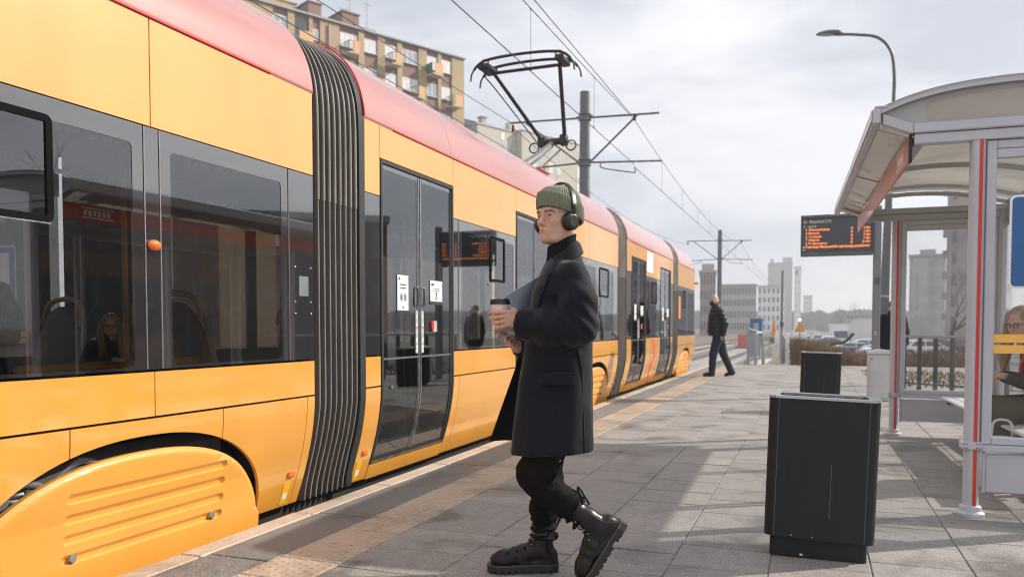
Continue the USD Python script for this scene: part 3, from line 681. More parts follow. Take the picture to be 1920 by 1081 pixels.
def skirt(yc):
    sh = sup(yc, -.08, .980, .648, 2.35)
    m = ext(sh, .05)
    for k, (z, l0, l1) in enumerate(((.405, -.42, .60), (.308, -.42, .60), (.212, -.42, .60), (.115, -.42, .60))):
        g = sg.LineString([(yc + l0, z), (yc + l1, z)]).buffer(.026)
        inn = g.buffer(-.016)
        cut = m3.Manifold.batch_hull([ext(g, .002).translate((0, 0, .05)), ext(inn, .002).translate((0, -.007, .032))])
        m = m - cut
    m = to_tm(m.refine_to_length(.05)); v = m.vertices
    # softly rounded border
    from shapely import points, distance
    dist = distance(points(v[:, :2]), sh.boundary); edge = np.clip(1 - dist / .035, 0, 1) * np.clip((v[:, 1] - .02) / .06, 0, 1)
    bow = .003 * np.clip(dist / .5, 0, 1)
    m.vertices = np.stack([v[:, 2] - .05 + prof(np.maximum(v[:, 1], .30) * .55 + v[:, 1] * .45) + .004 + bow - .022 * edge ** 2 * (v[:, 2] > .03), v[:, 0], v[:, 1]], 1)
    p = part(tram, 'wheel_skirt', m, 'skirt_paint', smooth=22)
    for y, z in ((yc - .38, .115), (yc + .545, .115)):
        x = float(prof(max(z, .30) * .55 + z * .45))
        part(p, 'skirt_bolt', rot(revolve([(0, .009), (.017, .009), (.021, .004), (.021, -.01), (0, -.01)], sections=14), math.pi / 2, (0, 1, 0)).apply_translation((x + .002, y, z)), 'steel', smooth=30)
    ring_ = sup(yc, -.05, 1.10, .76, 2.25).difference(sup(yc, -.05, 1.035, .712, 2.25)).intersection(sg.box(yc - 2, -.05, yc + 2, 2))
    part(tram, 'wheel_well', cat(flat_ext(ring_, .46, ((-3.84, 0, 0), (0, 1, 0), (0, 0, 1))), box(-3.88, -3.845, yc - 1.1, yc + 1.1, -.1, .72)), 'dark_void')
    # running gear glimpsed through the gap
    part(tram, 'bogie_frame', cat(cbox(-3.62, -3.36, yc - .95, yc + .95, .12, .33, .02), cbox(-3.55, -3.30, yc - .25, yc + .25, .30, .52, .03), cbox(-3.5, -3.32, yc - .75, yc - .45, .33, .50, .03), cbox(-3.5, -3.32, yc + .4, yc + .7, .33, .48, .03)), 'dull_steel')
    for s in (-1, 1): part(tram, 'wheel', rot(revolve([(0, .12), (.14, .12), (.16, .06), (.29, .06), (.30, -.06), (0, -.06)], sections=28), math.pi / 2, (0, 1, 0)).apply_translation((-3.56, yc + s * .9, .0)), 'dull_steel', smooth=30)
    part(tram, 'brake_hose', tube(bez([(-3.30, yc - .80, .38), (-3.28, yc - .62, .50), (-3.30, yc - .45, .47), (-3.28, yc - .30, .56), (-3.32, yc - .1, .5)], 6), .022), 'panto_grey', smooth=True)
    part(tram, 'spring', tube([(-3.34 + .05 * math.cos(a * 1.2), yc - .57 + .05 * math.sin(a * 1.2), .33 + a * .006) for a in range(34)], .012, 6), 'seat_light', smooth=True)

# ---- section A (nearest)
A0, A1 = -3.4, 4.585
for a, b in ((A0, -1.0), (-1.0, 1.05), (1.05, 3.173), (3.173, A1 - .012)): yellow(a, b, 2.205, 2.75, name='upper_panel'); yellow(a, b, .74, .974)
for a, b in ((A0, 1.6), (1.6, 2.67), (2.67, 3.678), (3.678, 4.488), (4.488, A1 - .010)): yellow(a, b, 0.0, .736, arch=True)
window(-3.3, -1.05, hopper=(-2.6, -1.5, 1.665, 2.125)); blank(-1.05, -.95); window(-.95, .98); blank(.98, 1.05)
w = window(1.05, 3.122, hopper=(1.35, 2.61, 1.655, 2.125))
pst = blank(3.122, 3.232); edge_strip(pst, 3.126, .985, 2.20); edge_strip(pst, 3.228, .985, 2.20)
part(pst, 'side_lamp', sph((-3.140, 3.177, 1.612), (.022, .042, .028), 3), 'amber_lens', smooth=True)
window(3.232, 4.298); pn = blank(4.298, A1 - .012); edge_strip(pn, 4.301, .985, 2.20, .005)
part(pn, 'service_flap', bent(rrect(4.345, 1.27, 4.545, 1.60, .012), .008, .004), 'black_glass')
part(pn, 'flap_screws', cat([sph((-3.145, y, z), (.003, .006, .006), 1) for y in (4.36, 4.53) for z in (1.285, 1.36, 1.585)]), 'steel')
part(pn, 'flap_window', bent(rrect(4.40, 1.40, 4.50, 1.53, .008), .003, .007), 'seat_grey')
part(tram, 'backing', cat(bent(sg.box(A0, -.0, A1 - .02, .97).difference(ARCH.buffer(.01)), .01, -.024), bent(sg.box(A0, 2.21, A1 - .02, 2.75), .01, -.024)), 'dark_void')
roof(A0, A1, (0.4,))
bellows(A1, 5.222)
# ---- section B
B0, B1 = 5.222, 13.5
yellow(B0 + .008, 5.455, 2.205, 2.75, name='upper_panel'); yellow(5.455, 6.79, 2.497, 2.75, name='upper_panel'); yellow(6.79, 8.465, 2.205, 2.75, name='upper_panel'); yellow(8.465, 9.80, 2.497, 2.75, name='upper_panel')
yellow(9.80, 11.6, 2.205, 2.75, name='upper_panel'); yellow(11.6, B1 - .01, 2.205, 2.75, name='upper_panel')
blank(B0 + .008, 5.452); door(5.462, 6.79); pb = blank(6.80, 6.915); edge_strip(pb, 6.91, .985, 2.20); window(6.915, 8.455, hopper=(7.70, 8.12, 1.665, 2.14))
door(8.468, 9.796); pb = blank(9.81, 9.9); window(9.9, 12.03); blank(12.03, 12.09); window(12.09, 13.2, hopper=(12.2, 12.80, 1.665, 2.13)); blank(13.2, B1 - .01)
yellow(B0 + .006, 5.455, .74, .974); yellow(B0 + .006, 5.455, 0.0, .736)
for a, b in ((6.80, 8.455), (9.81, 11.4), (11.4, B1 - .01)): yellow(a, b, .74, .974)
for a, b in ((6.80, 6.93), (6.93, 8.455), (9.81, 11.05), (11.05, 12.65), (12.65, 13.4), (13.4, B1 - .01)): yellow(a, b, 0.0, .736, arch=True)
roof(B0, B1, (6.75, 11.6))
part(tram, 'backing', cat([bent(g, .01, -.024) for g in (sg.box(B0, 0, 5.45, .97), sg.box(6.80, 0, 8.455, .97), sg.box(9.81, 0, B1 - .02, .97).difference(ARCH.buffer(.01)), sg.box(B0, 2.5, B1, 2.75), sg.box(9.81, 2.21, B1, 2.5), sg.box(6.8, 2.21, 8.455, 2.5), sg.box(B0, 2.21, 5.45, 2.5))]), 'dark_void')
part(tram, 'roof_flap', cbox(-3.40, -3.36, 9.9, 10.35, 3.245, 3.26, .005), 'red_plastic')
bellows(B1, 14.13)
# ---- section C
C0, C1 = 14.13, 19.2
yellow(C0 + .008, 14.56, 2.205, 2.75, name='upper_panel'); yellow(14.56, 15.89, 2.497, 2.75, name='upper_panel'); yellow(15.89, 17.49, 2.205, 2.75, name='upper_panel'); yellow(17.49, 18.82, 2.497, 2.75, name='upper_panel'); yellow(18.82, C1 - .01, 2.205, 2.75, name='upper_panel')
blank(C0 + .008, 14.55); door(14.565, 15.885); window(15.9, 17.485, hopper=(16.55, 17.05, 1.665, 2.13)); door(17.495, 18.815); blank(18.83, C1 - .01)
for a, b in ((C0 + .008, 14.55), (15.9, 17.485), (18.83, C1 - .01)): yellow(a, b, 0.0, .974)
part(tram, 'fleet_board', bent(rrect(15.98, 2.30, 16.62, 2.71, .02), .004, .005), 'white_print')
g1 = sg.LineString([(16.75, .05), (16.6, .35), (16.9, .6), (16.7, .95)]).buffer(.10); g2 = sg.LineString([(16.2, .1), (16.45, .5), (16.4, .95)]).buffer(.03).union(sg.LineString([(17.1, .1), (17.25, .5), (17.2, .95)]).buffer(.025))
part(tram, 'graffiti_streak', bent(g1.intersection(sg.box(15.92, .02, 17.46, .95)), .003, .004), 'graffiti_red', label='orange red spray paint streaks on the yellow side')
for g in g2.geoms: part(tram, 'graffiti_line', bent(g.intersection(sg.box(15.92, .02, 17.46, .95)), .003, .004), 'graffiti_grey')
roof(C0, C1, (16.6,))
part(tram, 'backing', cat([bent(g, .01, -.024) for g in (sg.box(C0, 0, 14.55, .97), sg.box(15.9, 0, 17.48, .97), sg.box(18.83, 0, C1, .97), sg.box(C0, 2.5, C1, 2.75), sg.box(15.9, 2.21, 17.48, 2.5))]), 'dark_void')
bellows(C1, 19.85)
# ---- section D (front, driver's cab)
D0, D1 = 19.85, 22.75
yellow(D0 + .008, 21.4, 2.205, 2.75, name='upper_panel'); yellow(21.4, D1, 2.205, 2.75, name='upper_panel'); yellow(D0 + .008, 21.4, .74, .974); yellow(21.4, D1, .74, .974)
for a, b in ((D0 + .008, 20.5), (20.5, 22.0), (22.0, D1)): yellow(a, b, 0.0, .736, arch=True)
window(D0 + .008, 21.35, hopper=(20.75, 21.1, 1.665, 2.13)); blank(21.35, 21.42); window(21.42, D1)
part(tram, 'paper_notice', bent(sg.box(19.98, 1.40, 20.30, 1.95), .003, .003), 'cone_orange', label='orange notice on the glass')
roof(D0, D1)
part(tram, 'backing', cat([bent(g, .01, -.024) for g in (sg.box(D0, 0, D1, .97).difference(ARCH.buffer(.01)), sg.box(D0, 2.21, D1, 2.75))]), 'dark_void')
def nose(z0, z1, tip0, tip1, mat, name, inset=0.0):
    """A band of the rounded cab front between two heights."""
    rows = []
    for z, tip in ((z0, tip0), ((z0 + z1) / 2, (tip0 + tip1) / 2), (z1, tip1)):
        hw = abs(float(prof(z)) - TC) - inset - max(0, z - 2.75) * .35
        t = np.linspace(-np.pi / 2, np.pi / 2, 25)
        rows.append([(TC - hw * np.sign(np.sin(a)) * abs(np.sin(a)) ** .55, D1 + .002 + (tip - inset) * abs(np.cos(a)) ** .75, z) for a in t])
    V = np.array(rows); n, s = V.shape[:2]; i, j = np.meshgrid(np.arange(n - 1), np.arange(s - 1), indexing='ij')
    q = np.stack([i * s + j, i * s + j + 1, (i + 1) * s + j + 1, (i + 1) * s + j], -1).reshape(-1, 4)
    V = V.reshape(-1, 3)
    return part(tram, name, (V, q[:, ::-1]), mat, smooth=40)
nose(-.02, .974, 1.05, 1.15, 'yellow_paint', 'cab_front'); nose(.98, 2.3, 1.15, .85, 'black_glass', 'windscreen'); nose(2.305, 2.75, .85, .6, 'yellow_paint', 'cab_brow'); P_ = bez([(x, 0, z) for x, z in ROOF], 3)[:, [0, 2]]; P_ = np.vstack([P_, [(2 * TC - x, z) for x, z in P_[::-1][1:]]]); V = []
for u in np.linspace(0, 1, 9):
    k = math.cos(u * math.pi / 2) ** .7 if u < 1 else 0.0; V += [(TC + (x - TC) * (1 - .30 * u * u), D1 + .003 + .62 * math.sin(u * math.pi / 2), 2.755 + (z - 2.755) * k) for x, z in P_]
n_ = len(P_); q_ = np.array([(a * n_ + i, a * n_ + i + 1, (a + 1) * n_ + i + 1, (a + 1) * n_ + i) for a in range(8) for i in range(n_ - 1)]); part(tram, 'cab_roof', (np.array(V), q_), 'red_paint', smooth=40)
part(tram, 'direction_lamp', sph((-3.12, D1 + .25, 2.42), (.06, .07, .04)), 'amber_lens', smooth=True)
for y in BOGIES: skirt(y)
# markers and labels low on the side
for y, z in ((4.41, .225), (5.335, .232), (13.42, .23), (14.32, .23)):
    part(tram, 'marker_lamp', shift(rot(cbox(-.008, .014, -.036, .036, -.022, .022, .008), -.0, (0, 1, 0)), (float(prof(z)), y, z)), 'amber_lens')
for y in (4.40, 5.30):
    part(tram, 'jacking_flap', bent(sa.skew(rrect(y - .035, .02, y + .035, .17, .01), 0, 0), .004, .003, .04), 'yellow_plastic')
    part(tram, 'small_label', bent(sg.box(y - .022, .055, y + .022, .095), .002, .0045, .04), 'white_print')
# ---- inside and far side
FX = 2 * TC + 3.15
for a, b in ((A0, A1), (B0, B1), (C0, C1), (D0, D1)):
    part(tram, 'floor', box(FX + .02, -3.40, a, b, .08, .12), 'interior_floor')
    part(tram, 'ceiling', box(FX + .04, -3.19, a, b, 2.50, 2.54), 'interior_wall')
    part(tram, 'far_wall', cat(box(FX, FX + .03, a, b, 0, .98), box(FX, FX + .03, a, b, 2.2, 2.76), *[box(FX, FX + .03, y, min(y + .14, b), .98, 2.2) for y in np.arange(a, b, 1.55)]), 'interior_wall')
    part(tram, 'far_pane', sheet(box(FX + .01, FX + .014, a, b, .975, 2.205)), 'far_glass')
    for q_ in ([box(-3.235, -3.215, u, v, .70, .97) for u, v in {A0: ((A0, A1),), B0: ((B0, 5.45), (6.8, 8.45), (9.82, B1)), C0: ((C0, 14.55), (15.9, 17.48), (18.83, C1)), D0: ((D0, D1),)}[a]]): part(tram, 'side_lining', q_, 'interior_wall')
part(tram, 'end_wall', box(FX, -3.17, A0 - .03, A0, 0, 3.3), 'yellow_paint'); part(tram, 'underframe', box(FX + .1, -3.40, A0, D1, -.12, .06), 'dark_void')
def seat(x, y, face, rail=True):
    """A passenger seat; face +1 looks along +y."""
    back = SDF((-.30, -.25, -.1), (.30, .25, .95), .014)
    back.cone((-.16, 0, .05), (.16, 0, .05), .05, .05, .02, flat=(1, 1, 1)); back.ell((0, 0, .0), (.22, .21, .05), .03)
    back.ell((0, -.20, .42), (.215, .045, .36), .05)
    m = back.mesh(); m.vertices[:, 1] -= np.clip(m.vertices[:, 2], 0, 1) * .10
    m.vertices[:, 1] *= face; m.vertices += (x, y, .57)
    if face < 0: m.invert()
    s = part(tram, 'seat', m, 'seat_grey', smooth=50)
    f = face
    part(s, 'grab_rail', tube(bez([(x - .19, y - f * .28, 1.22), (x - .15, y - f * .30, 1.36), (x, y - f * .31, 1.40), (x + .15, y - f * .30, 1.36), (x + .19, y - f * .28, 1.22)], 6), .019), 'yellow_plastic', smooth=True)
    part(s, 'seat_side', tube(bez([(x + .215, y - f * .28, 1.26), (x + .225, y - f * .25, 1.08), (x + .235, y - f * .20, .85), (x + .23, y - f * .08, .66), (x + .2, y + f * .1, .56)], 6), [.018] * 8 + [.026] * 9 + [.02] * 8), 'seat_light', smooth=True)
    part(s, 'seat_foot', cbox(x - .06, x + .06, y - .12, y + .12, .13, .52, .02), 'seat_grey')
    part(s, 'cushion_front', tube([(x - .2, y + f * .2, .60), (x + .2, y + f * .2, .60)], .03, 8), 'yellow_plastic', smooth=True)
for x, y, f in ((-3.56, 2.22, 1), (-3.56, 4.05, 1), (-4.02, 4.35, 1), (-5.1, 2.6, 1), (-5.1, 4.0, -1), (-3.56, 0.9, 1), (-5.1, 1.2, 1), (-5.1, 7.3, 1), (-5.1, 8.2, -1), (-3.56, 10.9, 1), (-5.1, 11.2, 1), (-3.56, 13.0, -1), (-5.1, 16.4, 1)): seat(x, y, f)
part(tram, 'wheel_box', cbox(-3.95, -3.28, 2.5, 3.85, .12, .60, .05), 'interior_floor')
part(tram, 'guard_rail', tube([(-3.42, 2.62, 1.000), (-3.42, 3.33, 1.006)], .021, 8), 'yellow_plastic', smooth=True); part(tram, 'guard_rail', tube([(-3.42, 3.56, 1.004), (-3.42, 3.80, 1.006)], .021, 8), 'yellow_plastic', smooth=True); [part(tram, 'guard_rail_post', rod((-3.42, y, .60), (-3.42, y, .98), .016), 'seat_grey') for y in (2.66, 2.97, 3.29, 3.59, 3.77)]
part(tram, 'ticket_machine', cbox(-3.75, -3.45, 7.05, 7.35, .12, 1.5, .03), 'rubber')
for y in (1.0, 2.9, 3.9, 7.6, 10.4, 12.4, 16.8, 20.9): part(tram, 'handrail', rod((-4.1, y, .12), (-4.1, y, 2.5), .017), 'yellow_plastic', smooth=True)
for x in (-3.75, -4.8):
    for a, b in ((A0, A1), (B0, B1), (C0, C1)): part(tram, 'ceiling_rail', tube([(x, a + .1, 2.25), (x, b - .1, 2.25)], .016, 8), 'steel', smooth=True)
# inside screen seen through the window behind the first door
part(tram, 'inside_screen', cbox(-4.3, -4.26, 7.5, 8.0, 1.95, 2.25, .01), 'display_case')
part(tram, 'exit_sign', box(-4.255, -4.25, 7.72, 7.79, 1.98, 2.2), 'balcony_green')
# ---- pantograph
PY = 12.05
pan = part(tram, 'pantograph', cat(cbox(-4.75, -3.9, PY - .6, PY + .5, 3.50, 3.56, .01), *[rod((x, y, 3.42), (x, y, 3.52), .045) for x in (-4.7, -3.95) for y in (PY - .5, PY + .4)]), 'panto_black')
KN = (TC + .04, PY + 1.28, 4.36)
part(pan, 'lower_arm', tube([(TC + .02, PY - .45, 3.58), (TC + .03, PY + .5, 3.99), KN], [.075, .065, .055], 10), 'panto_grey', smooth=True)
part(pan, 'guide_rod', tube([(TC + .22, PY - .2, 3.56), (TC + .2, PY + 1.2, 4.22)], .014), 'panto_black'); part(pan, 'guide_rod', tube([(TC - .14, PY - .3, 3.56), (TC - .12, PY + 1.2, 4.24)], .011), 'panto_black')
kx0, kx1 = KN[0] - .23, KN[0] + .24
part(pan, 'knee', cat(tube([(kx0, KN[1], KN[2] + .02), (kx1, KN[1], KN[2] + .04)], .06, 10), cbox(kx0 - .03, kx0 + .12, KN[1] - .07, KN[1] + .07, KN[2] - .05, KN[2] + .12, .02), cbox(kx1 - .10, kx1 + .03, KN[1] - .07, KN[1] + .07, KN[2] - .05, KN[2] + .14, .02)), 'panto_black', smooth=40)
for x, d in ((kx0 - .10, -.05), (kx1 + .10, .02)):
    part(pan, 'horn_ring', tube([(x + .085 * math.cos(a), KN[1] - .02, KN[2] - .055 + .085 * math.sin(a)) for a in np.linspace(0, 2 * np.pi, 25)], .013, 6), 'panto_black', smooth=True)
hl, hr, HZ = TC - .56, TC + .56, 5.28
part(pan, 'upper_arm', rod((kx0 + .03, KN[1], KN[2] + .08), (hl, PY + .02, HZ), .034, .03, 10), 'panto_black', smooth=True)
part(pan, 'upper_arm', rod((kx1 - .02, KN[1], KN[2] + .10), (hr, PY + .02, HZ), .036, .032, 10), 'panto_black', smooth=True)
part(pan, 'stay_rod', tube(bez([(kx0 - .06, KN[1], KN[2] + .05), (TC - .62, PY + .3, 5.08), (TC - .70, PY + .05, 5.22), (TC - .66, PY, 5.3)], 6), .011, 6), 'panto_black', smooth=True)
part(pan, 'cross_tube', rod((hl, PY + .02, HZ - .02), (hr, PY + .02, HZ - .01), .026, None, 10), 'panto_black', smooth=True)
for q_ in (cbox(hl - .18, hl + .02, PY - .2, PY + .22, HZ + .0, HZ + .09, .02), cbox(hr - .02, hr + .12, PY - .2, PY + .22, HZ + .0, HZ + .09, .02)): part(pan, 'head_bracket', q_, 'panto_black')
for dy in (-.19, .19):
    x = lambda u: TC + u * .90
    part(pan, 'contact_strip', tube(bez([(x(-.72), PY + dy, 5.40), (x(-.4), PY + dy, 5.43), (x(0), PY + dy, 5.44), (x(.4), PY + dy, 5.43), (x(.72), PY + dy, 5.40)], 6), .024, 8), 'panto_black', smooth=True)
    for s in (-1, 1): part(pan, 'horn', tube(bez([(x(s * .70), PY + dy, 5.40), (x(s * .82), PY + dy, 5.34), (x(s * .93), PY + dy, 5.22), (x(s * .955), PY + dy, 5.10)], 6), [.022] * 10 + [.014] * 9, 8), 'panto_black', smooth=True)
for s in (-1, 1): part(pan, 'head_spring', cat(rod((TC + s * .56, PY - .19, HZ + .05), (TC + s * .56, PY - .19, 5.42), .012), rod((TC + s * .56, PY + .19, HZ + .05), (TC + s * .56, PY + .19, 5.42), .012)), 'panto_black')
# ---------------------------------------------------------------- tram shelter (own axes: x away from the track, y along the platform)
SH0, SHR = (0.945, 5.77, 0.0), math.radians(1.6)
sh = thing('tram_shelter', 'grey metal tram shelter with arched milky roof, glass end panels and red stripes', 'shelter', SH0, SHR)
BACK = 1.02
ARC = [(-.575, 2.585), (-.43, 2.640), (-.28, 2.680), (-.10, 2.708), (.10, 2.722), (.25, 2.725), (.45, 2.718), (.65, 2.698), (.85, 2.665), (1.05, 2.615), (1.16, 2.585)]
def arch_poly(t0, t1):
    """The band of the arch between offsets t0 (lower) and t1 (upper), in (x, z)."""
    a = bez([(x, 0, z) for x, z in ARC], 4)[:, [0, 2]]
    return sg.Polygon(list(a + [0, t1]) + list((a + [0, t0])[::-1]))
XZ = lambda y: ((0, y, 0), (1, 0, 0), (0, 0, 1))      # thickness runs towards -y
def frame(y0, near):
    for x, front in ((0.0, True), (BACK, False)):
        p = part(sh, 'post', tube([(x, y0, .03), (x, y0, 2.36)], .046, 14), 'shelter_grey', smooth=40)
        part(p, 'post_stripe', box(x + .002, x + .022, y0 - .0485, y0 - .042, .06, 2.36), 'stripe_red')
        part(p, 'post_foot', revolve([(0, 0), (.082, 0), (.084, .02), (.066, .034), (.064, .06), (.05, .07), (0, .07)], (x, y0, 0), 24), 'shelter_grey', smooth=35)
        part(p, 'clamp', cbox(x - .062, x + .05, y0 - .056, y0 + .056, .425, .475, .006), 'shelter_grey')
        part(p, 'clamp_screw', cat([sph((x + dx, y0 - .057, .45 + dz), (.005, .003, .005), 1) for dx in (-.05, -.036, .02, .034) for dz in (-.013, .013)]), 'dull_steel')
    a, b = .048, BACK - .048
    fr = part(sh, 'end_frame', cat(cbox(a, a + .055, y0 - .025, y0 + .025, .46, 2.355), cbox(b - .055, b, y0 - .025, y0 + .025, .46, 2.355), cbox(a + .056, b - .056, y0 - .025, y0 + .025, .46, .505), cbox(a + .056, b - .056, y0 - .025, y0 + .025, 2.245, 2.30), cbox(a + .056, b - .056, y0 - .022, y0 + .022, 2.303, 2.355)), 'shelter_grey')
    part(fr, 'rail', cbox(a + .004, b - .004, y0 - .032, y0 + .032, .415, .457, .004), 'shelter_grey')
    part(fr, 'glass_pane', sheet(box(a + .05, b - .05, y0 - .004, y0 + .004, .50, 2.25), (0, -1, 0)), 'clear_pane')
    part(fr, 'kick_panel', cat(cbox(a + .01, a + .03, y0 - .015, y0 + .015, .15, .41), cbox(a + .031, b - .031, y0 - .008, y0 + .008, .155, .40), cbox(b - .03, b - .01, y0 - .015, y0 + .015, .15, .41)), 'shelter_grey')
    for k in (1.033, 1.100): part(fr, 'safety_stripe', box(a + .058, b - .058, y0 - .0075, y0 - .0045, k, k + .052), 'stripe_yellow') if near else None
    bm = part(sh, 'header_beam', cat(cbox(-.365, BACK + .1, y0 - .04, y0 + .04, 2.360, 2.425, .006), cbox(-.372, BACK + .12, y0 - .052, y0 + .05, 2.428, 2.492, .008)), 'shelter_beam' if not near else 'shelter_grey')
    part(bm, 'bracket', flat_ext(sg.Polygon([(-.374, 2.43), (-.374, 2.49), (-.55, 2.565), (-.55, 2.505)]), .08, XZ(y0 + .04)), 'shelter_grey')
    arch = part(sh, 'roof_arch', flat_ext(arch_poly(-.02, .022), .09, XZ(y0 + .045)), 'shelter_grey', smooth=30)
    inner = arch_poly(-.5, -.022).intersection(sg.box(-.54, 2.494, 1.13, 3))
    hole = arch_poly(-.5, -.05).intersection(sg.box(-.30, 2.502, .98, 3)); hole = hole.buffer(-.05).buffer(.05)
    if near: part(arch, 'gusset_plate', flat_ext(inner.difference(hole), .012, XZ(y0 + .006)), 'shelter_beam')
    if near: part(arch, 'gable_sheet', flat_ext(hole.buffer(.003), .004, XZ(y0 + .002)), 'roof_sheet')
frame(0.0, True); frame(4.01, False)
YE = 4.42
for k, y in enumerate((1.35, 2.68, YE - .03)):
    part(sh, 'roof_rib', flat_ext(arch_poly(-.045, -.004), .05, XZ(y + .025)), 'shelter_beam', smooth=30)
arc = bez([(x, 0, z) for x, z in ARC], 5); n = len(arc)
for a, b in ((-.05, 1.348), (1.352, 2.678), (2.682, YE)):
    v = np.vstack([[(x, yy, z + d) for x, _, z in arc] for d in (.018, .010) for yy in (a, b)]); i = np.arange(n - 1)
    q = np.vstack([np.stack([i, i + 1, n + i + 1, n + i], 1), np.stack([2 * n + i, 3 * n + i, 3 * n + i + 1, 2 * n + i + 1], 1)])
    part(sh, 'roof_sheet', (v, q), 'roof_sheet', smooth=True)
part(sh, 'roof_edge', cat(cbox(-.615, -.565, -.06, YE, 2.505, 2.600, .006), cbox(-.60, -.52, -.05, YE, 2.604, 2.618, .003), cbox(-.622, -.617, -.055, YE - .01, 2.52, 2.59, .002)), 'shelter_grey')
part(sh, 'roof_edge', cbox(1.15, 1.20, -.06, YE, 2.50, 2.60, .006), 'shelter_grey')
part(sh, 'soffit', cat(flat_ext(sg.Polygon([(-.372, 2.462), (-.372, 2.466), (-.556, 2.528), (-.556, 2.524)]), YE - .35, XZ(YE - .12))), 'roof_sheet')
part(sh, 'soffit_joint', flat_ext(sg.Polygon([(-.374, 2.456), (-.374, 2.4615), (-.554, 2.5225), (-.554, 2.517)]), .02, XZ(2.0)), 'shelter_beam')
fb = part(sh, 'fascia_board', cbox(-.392, -.376, .02, YE - .35, 2.255, 2.425, .003), 'fascia_red')
part(fb, 'board_edge', cbox(-.394, -.374, -.012, .018, 2.25, 2.43, .003), 'rubber')
part(fb, 'fascia_print', cat(*[box(-.3950, -.3925, .22 + .02, .62, z, z + .012) for z in (2.29, 2.385)], *[box(-.395, -.3925, .26 + k * .055, .295 + k * .055, 2.315, 2.37) for k in range(6)]), 'sign_white')
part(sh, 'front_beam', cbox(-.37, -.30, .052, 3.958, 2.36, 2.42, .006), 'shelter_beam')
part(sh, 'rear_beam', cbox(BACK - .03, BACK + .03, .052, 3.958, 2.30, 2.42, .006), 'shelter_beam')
for k in range(3):
    a, b = .06 + k * 1.315, .06 + (k + 1) * 1.315 - .04
    fr = part(sh, 'rear_frame', cat(cbox(BACK - .02, BACK + .02, a, a + .04, .42, 2.295), cbox(BACK - .02, BACK + .02, b - .04, b, .42, 2.295), cbox(BACK - .018, BACK + .018, a + .041, b - .041, .42, .47), cbox(BACK - .018, BACK + .018, a + .041, b - .041, 2.25, 2.295)), 'shelter_grey')
    part(fr, 'glass_pane', sheet(box(BACK - .003, BACK + .003, a + .037, b - .037, .467, 2.253), (-1, 0, 0)), 'clear_pane')
    part(fr, 'kick_panel', box(BACK - .008, BACK + .008, a + .01, b - .01, .15, .41), 'shelter_grey')
# the sign on the near end panel, and the bench inside
sg_ = thing('stop_sign', 'blue and white square stop sign on the glass end panel of the shelter', 'sign', SH0, SHR)
part(sg_, 'sign_plate', flat_ext(rrect(.168, 1.435, .795, 2.005, .035), .006, XZ(-.058)), 'sign_white')
part(sg_, 'blue_field', flat_ext(rrect(.181, 1.448, .782, 1.992, .025), .003, XZ(-.0645)), 'sign_blue')
part(sg_, 'white_symbol', flat_ext(sg.box(.252, 1.62, .712, 1.935), .003, XZ(-.068)), 'sign_white')
part(sg_, 'sign_clamp', cat(*[cbox(x - .02, x + .02, -.057, -.026, 2.22, 2.29, .003) for x in (.30, .68)], *[cbox(x - .012, x + .012, -.057, -.048, 1.9, 2.23, .002) for x in (.30, .68)]), 'dull_steel')
bn = thing('bench', 'white slatted bench inside the shelter along its rear glass', 'bench', SH0, SHR)
for k in range(4): part(bn, 'seat_slat', cbox(.43 + k * .105, .53 + k * .105, .55, 3.80, .43, .455, .012), 'bench_white')
for y in (.9, 2.2, 3.5): part(bn, 'bench_leg', cat(cbox(.62, .68, y - .03, y + .03, 0, .40, .006), cbox(.44, .84, y - .025, y + .025, .395, .428, .005)), 'dull_steel')

# ---------------------------------------------------------------- litter bins
bins = thing('litter_bin', 'tall black metal litter bin with a pale rim, nearest the camera beside the shelter', 'litter bin', (0.028, 4.50, 0.0), 0.0001)
def stad(w, d, r): return rrect(-w / 2, -d / 2, w / 2, d / 2, r)
def lean(m): return rot(m, math.radians(1.7), (0, 1, 0))
def ringz(w, d, r, z0, z1): return flat_ext(stad(w, d, r), z1 - z0, ((0, 0, z0), (1, 0, 0), (0, 1, 0)))
part(bins, 'plinth', lean(ringz(.472, .235, .03, .0, .112)), 'bin_paint', smooth=30)
bod = stad(.535, .285, .05)
tapered = lean(flat_ext(bod.difference(bod.buffer(-.012)), .72, ((0, 0, .105), (1, 0, 0), (0, 1, 0))))
bb = part(bins, 'bin_body', tapered, 'bin_paint', smooth=30)
part(bb, 'bin_floor', lean(ringz(.51, .26, .045, .107, .62)), 'dark_void')
for s in (-1, 1): part(bb, 'corner_seam', lean(cbox(s * .217 - .002, s * .217 + .002, -.1445, -.142, .11, .82, .001)), 'rail_dark')
rim = bod.buffer(.003).difference(rrect(-.215, -.095, .215, .095, .03))
part(bins, 'rim', lean(flat_ext(rim, .012, ((0, 0, .826), (1, 0, 0), (0, 1, 0)))), 'bin_rim')
part(bins, 'rivet', lean(cat([sph((x, -.1445, .118), (.004, .003, .004), 1) for x in (-.13, -.03)])), 'bin_rim')
part(bins, 'scratch', lean(box(.048, .0495, -.1436, -.1428, .22, .50)), 'dull_steel')
part(bins, 'small_sticker', lean(box(-.085, -.07, -.1195, -.1178, .012, .02)), 'white_print')
copy_of(bins, 'litter_bin', (0.075, 12.2, 0.0), 0.0001, 'black metal litter bin farther along the platform, behind the nearest one', 'litter bin')

